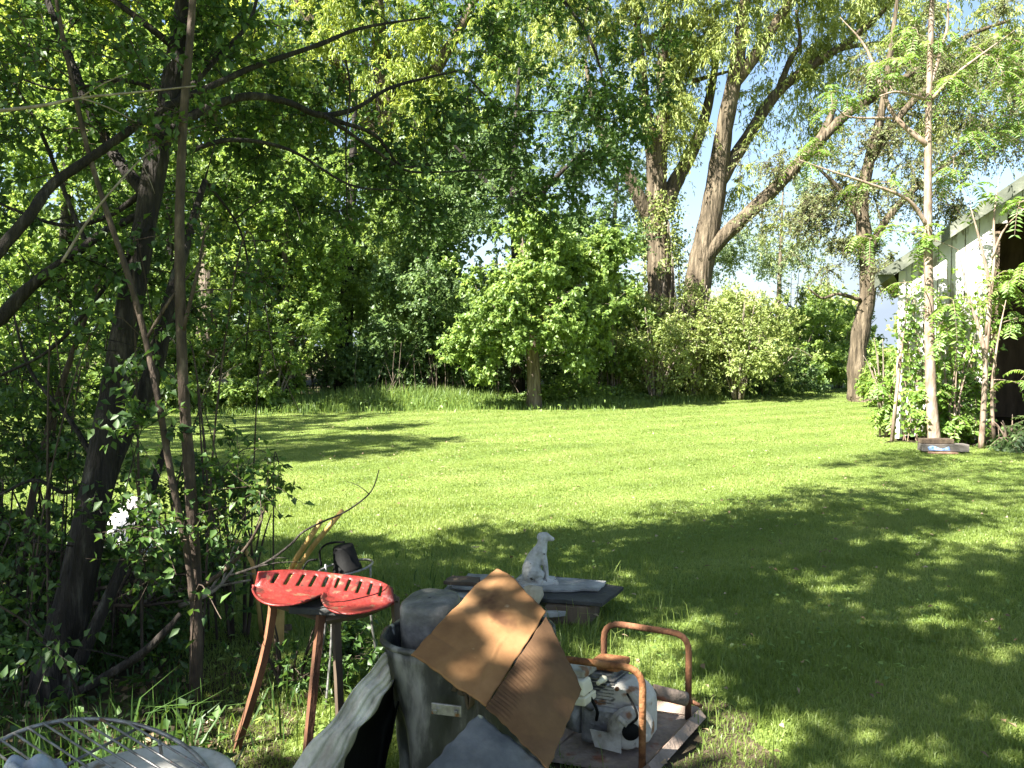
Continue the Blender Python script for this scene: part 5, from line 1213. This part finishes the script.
for s in (-1, 1):
    limb([(0.018, s * 0.024, 0.185), (0.034, s * 0.026, 0.13), (0.046, s * 0.025, 0.075), (0.05, s * 0.024, 0.018)], [0.026, 0.02, 0.013, 0.012])
    limb([(0.048, s * 0.024, 0.014), (0.078, s * 0.025, 0.011)], [0.014, 0.012])
    limb([(-0.05, s * 0.034, 0.06), (-0.025, s * 0.044, 0.075), (0.008, s * 0.046, 0.06)], [0.036, 0.038, 0.026])
    limb([(0.01, s * 0.047, 0.05), (-0.012, s * 0.05, 0.02), (0.03, s * 0.05, 0.012)], [0.02, 0.015, 0.012])
limb([(-0.09, 0, 0.025), (-0.105, 0.03, 0.016), (-0.08, 0.06, 0.014)], [0.016, 0.012, 0.008])
body = mb.build('body', STATUE, dog, smooth=True)
rm = body.modifiers.new('fuse', 'REMESH'); rm.mode = 'VOXEL'; rm.voxel_size = 0.0042; rm.use_smooth_shade = True
sm = body.modifiers.new('soft', 'SMOOTH'); sm.iterations = 4; sm.factor = 0.5
for s in (-1, 1):
    e = MB(); e.lathe([(0.011 * math.sin(t), -0.026 * math.cos(t)) for t in np.linspace(0, PI, 9)], 10, (0.014, s * 0.026, 0.262), Matrix.Rotation(s * 0.25, 3, 'X') @ Matrix.Rotation(0.25, 3, 'Y'))
    e.build('ear', STATUE, dog, smooth=True)
    e = MB(); e.lathe([(0.0045 * math.sin(t), -0.0045 * math.cos(t)) for t in np.linspace(0, PI, 7)], 8, (0.045, s * 0.0215, 0.28)); e.build('eye', OLDWOOD, dog, smooth=True)
e = MB(); e.lathe([(0.006 * math.sin(t), -0.006 * math.cos(t)) for t in np.linspace(0, PI, 7)], 8, (0.098, 0, 0.26)); e.build('nose', OLDWOOD, dog, smooth=True)
e = MB(); e.grid(lambda u, v: ((-0.11 + 0.22 * u) + 0.006 * math.sin(20 * v), -0.065 + 0.13 * v + 0.006 * math.sin(17 * u), 0.0), 14, 8); e.build('base', STATUE, dog, solid=0.014, offset=1)

# ---- generator: engine in a rusty tube frame
NR, FR = G(642, 776), G(688, 726)          # right feet of the near and far hoop
dep = Vector((FR.x - NR.x, FR.y - NR.y, 0)); DL = dep.length; dep.normalize()
wid = Vector((-0.95, 0.31, 0)).normalized()
gen = thing('generator', 'old engine bolted inside a rusty tube frame on the grass', 'generator', (NR.x, NR.y, 0))
FW = 0.36
def L(a, b, z): return wid * a + dep * b + Vector((0, 0, z))     # a to the left, b away from the viewer
def hoop(b, h, m, r=0.0135, sag=0.0):
    p = round_path([L(0, b, 0.03), L(0, b, h - sag), L(FW, b, h), L(FW, b, 0.03)], 0.075)
    return MB().tube(p, r, 10).build('frame_hoop', m, gen, smooth=True)
hoop(0.0, 0.405, RUST); hoop(DL, 0.405, RUST_DARK, sag=0.015)
mb = MB(); mb.prism([L(-.02, -.03, .012), L(FW + .02, -.03, .012), L(FW + .02, DL + .06, .012), L(-.02, DL + .06, .012)], (0, 0, 0.012)); mb.build('base_plate', DIRTSTEEL, gen)
for (a0, b0, a1, b1) in ((-0.03, -0.02, -0.03, DL + 0.05), (FW + 0.03, -0.02, FW + 0.03, DL + 0.05), (-0.02, DL + 0.07, FW + 0.02, DL + 0.07)):
    MB().tube([L(a0, b0, 0.03), L(a1, b1, 0.03)], 0.03, 4).build('base_rail', DIRTSTEEL, gen)
ex = Matrix((wid * -1, dep, Vector((0, 0, 1)))).transposed()     # local axes -> world
def eb(name, a, b, z, size, m, bev=0.01, rot=None, taper=1.0):
    return MB().box(L(a, b, z), size, ex @ rot if rot else ex, taper).build(name, m, gen, bevel=bev)
eb('crankcase', 0.2, 0.2, 0.11, (0.19, 0.17, 0.16), ALLOY, 0.02)
mb = MB()
for k in range(8): mb.box(L(0.24, 0.2, 0.2 + 0.013 * k), (0.15, 0.14, 0.005), ex)
mb.box(L(0.24, 0.2, 0.245), (0.09, 0.09, 0.12), ex)
mb.build('cylinder', ALLOY, gen)
eb('cylinder_head', 0.24, 0.2, 0.3, (0.12, 0.12, 0.025), ALLOY, 0.006)
mb = MB()                                                             # fan shroud: tall housing with a rounded top
arc = [(0.105 * math.cos(t), 0.18 + 0.1 * math.sin(t)) for t in np.linspace(0, PI, 12)] + [(-0.105, 0.05), (0.105, 0.05)]
mb.prism([L(0.15 + a, 0.13, z) for a, z in arc], dep * 0.14); mb.build('fan_shroud', ENGW, gen, smooth=False, bevel=0.018)
rc = ex @ Matrix.Rotation(-PI / 2 + 0.5, 3, 'Y') if False else ex @ Matrix.Rotation(PI / 2, 3, 'X')
MB().lathe([(0.0, 0.035), (0.04, 0.035), (0.07, 0.028), (0.082, 0.014), (0.085, -0.004)], 30, L(0.085, 0.1, 0.13), ex @ Matrix.Rotation(PI / 2, 3, 'X') @ Matrix.Rotation(0.5, 3, 'Y')).build('recoil_cover', ENGW, gen, smooth=True)
mb = MB(); mb.lathe([(0.0, 0.01), (0.03, 0.01), (0.032, -0.004)], 20, L(0.07, 0.065, 0.13), ex @ Matrix.Rotation(PI / 2, 3, 'X') @ Matrix.Rotation(0.5, 3, 'Y')); mb.build('recoil_hub', BLACKP, gen, smooth=True)
MB().tube([L(0.1, 0.02, 0.2), L(0.065, 0.02, 0.175)], 0.011, 8).build('pull_handle', ENGW, gen, smooth=True)
eb('fuel_tank', 0.215, 0.2, 0.335, (0.13, 0.12, 0.035), RUST, 0.016)
eb('tank_strap', 0.29, 0.1, 0.335, (0.1, 0.12, 0.035), ENGW, 0.008)
eb('air_filter', 0.275, 0.04, 0.295, (0.11, 0.085, 0.055), CREAM, 0.008, taper=0.8)
eb('air_filter_base', 0.275, 0.04, 0.25, (0.122, 0.095, 0.034), CREAM, 0.006)
MB().tube([L(0.27, 0.06, 0.235), L(0.25, 0.12, 0.18)], 0.018, 10).build('carburettor', ALLOY, gen, smooth=True)
MB().tube([L(0.08, 0.3, 0.2), L(-0.03, 0.36, 0.16)], [0.028, 0.028], 14).build('muffler', DIRTSTEEL, gen, smooth=True)
MB().tube([L(-0.03, 0.36, 0.16), L(-0.085, 0.38, 0.13)], 0.009, 8).build('exhaust_pipe', RUST_DARK, gen, smooth=True)
MB().tube([L(0.3, 0.15, 0.13), L(0.35, 0.16, 0.13)], [0.07, 0.065], 22).build('alternator', ALLOY, gen, smooth=True)
MB().tube(smooth_path([L(0.1, 0.1, 0.26), L(0.06, 0.06, 0.24), L(0.04, 0.05, 0.2), L(0.07, 0.06, 0.16)]), 0.005, 6).build('ignition_lead', BLACKP, gen, smooth=True)
for (a, z) in ((0.062, 0.06), (0.062, 0.2), (0.238, 0.06), (0.235, 0.2), (0.15, 0.265)):
    MB().lathe([(0.0, 0.008), (0.008, 0.008), (0.009, 0.0)], 6, L(a, 0.125, z), ex @ Matrix.Rotation(PI / 2, 3, 'X')).build('bolt', RUST_DARK, gen)
mb = MB()
for k in range(5): mb.box(L(0.19, 0.126, 0.09 + 0.022 * k), (0.07, 0.006, 0.009), ex)
mb.build('shroud_slots', BLACKP, gen)
MB().tube(smooth_path([L(0.26, 0.1, 0.3), L(0.23, 0.05, 0.27), L(0.2, 0.06, 0.2), L(0.22, 0.1, 0.14)]), 0.006, 7).build('fuel_hose', BLACKP, gen, smooth=True)
MB().tube([L(0.15, 0.03, 0.31), L(0.17, 0.1, 0.29)], 0.0045, 6).build('throttle_lever', ALLOY, gen, smooth=True)
MB().lathe([(0.0, 0.05), (0.009, 0.05), (0.011, 0.02), (0.014, 0.015), (0.014, 0.0)], 10, L(0.2, 0.12, 0.3), ex @ Matrix.Rotation(PI / 2, 3, 'X')).build('spark_plug', CREAM, gen, smooth=True)
MB().prism([L(0.2, 0.045, 0.06), L(0.1, 0.045, 0.05), L(0.1, 0.045, 0.12), L(0.22, 0.045, 0.125)], dep * 0.006).build('side_plate', ENGW, gen)

# ---- wire grill on the white drum, bottom left
dc = P(138, 790, 2.12)
DZ = P(138, 742, 2.38).z
drum = thing('white_drum', 'dirty white round drum under the wire grill in the corner', 'drum', (dc.x, dc.y, 0))
MB().lathe([(0.0, DZ - 0.014), (0.19, DZ - 0.012), (0.225, DZ - 0.004), (0.24, DZ), (0.252, DZ - 0.004), (0.255, DZ - 0.02), (0.247, DZ - 0.035), (0.243, 0.3), (0.235, 0.0), (0.0, 0.0)], 48, wob=lambda a, z: 0.004 * math.sin(3 * a)).build('body', mat('stained_white_plastic', [(0.3, (0.3, 0.29, 0.26)), (0.55, (0.55, 0.54, 0.5)), (0.8, (0.7, 0.69, 0.66))], 7, 0.55, 0.2, 30, spots=((0.2, 0.16, 0.11), 12, 0.64)), drum, smooth=True)
MB().tube([(0.256 * math.cos(t), 0.256 * math.sin(t), DZ - 0.045) for t in np.linspace(0, 2 * PI, 50)], 0.006, 6).build('hoop', WIRE, drum, smooth=True)
gc = P(92, 790, 2.1); GZ = P(80, 712, 2.36).z; GR = 0.37
gr = thing('wire_grill', 'round wire grill rack lying tilted over the white drum', 'grill', (gc.x, gc.y, GZ - 0.085))
gr.rotation_euler = (math.radians(2.5), math.radians(9), math.radians(-29))
tor = lambda r: [(r * math.cos(t), r * math.sin(t) * 0.72, 0) for t in np.linspace(0, 2 * PI, 64)]
MB().tube(tor(GR), 0.0065, 8).build('outer_ring', WIRE, gr, smooth=True)
mb = MB()
for k in range(-6, 7):
    y = k * GR * 0.72 / 7; h = GR * math.sqrt(max(0, 1 - (k / 7) ** 2))
    mb.tube([(-h, y, 0.004), (h, y, 0.004)], 0.0036, 6)
mb.build('bars', WIRE, gr, smooth=True)
mb = MB()
for x in (-0.14, 0.16):
    mb.tube([(x, -GR * .65, -0.005), (x, GR * .65, -0.005)], 0.0045, 6)
mb.build('cross_wire', WIRE, gr, smooth=True)
for (x, y) in ((0.02, 0.2), (0.27, 0.12)):
    MB().tube(round_path([(x, y, 0.0), (x, y - .01, 0.05), (x + .03, y - .03, 0.055)], 0.01), 0.0055, 6).build('handle', WIRE, gr, smooth=True)
gb = P(28, 765, 2.05)
mb = MB()
mb.grid(lambda u, v: (gb.x + 0.19 * (u - .5) + 0.02 * math.sin(9 * v), gb.y + 0.2 * (v - .5), gb.z - 0.12 + 0.13 * math.sin(PI * u) ** .6 * math.sin(PI * v) ** .6 + 0.015 * math.sin(15 * u + 6 * v) + 0.01 * math.sin(23 * v)), 30, 30)
tag(mb.build('crumpled_bag', mat('blue_grey_bag', [(0.3, (0.12, 0.14, 0.18)), (0.6, (0.3, 0.33, 0.38)), (0.8, (0.5, 0.52, 0.55))], 9, 0.4, 0.3, 30), smooth=True, solid=0.003), 'crumpled blue grey bag under the wire grill at the left edge', 'bag')
mb = MB()
mb.box((gb.x, gb.y + .02, (gb.z - 0.13) / 2), (0.26, 0.26, gb.z - 0.13), taper=1.06)
tag(mb.build('crate', OLDWOOD, bevel=0.006), 'dark crate under the crumpled bag in the bottom left corner', 'crate')
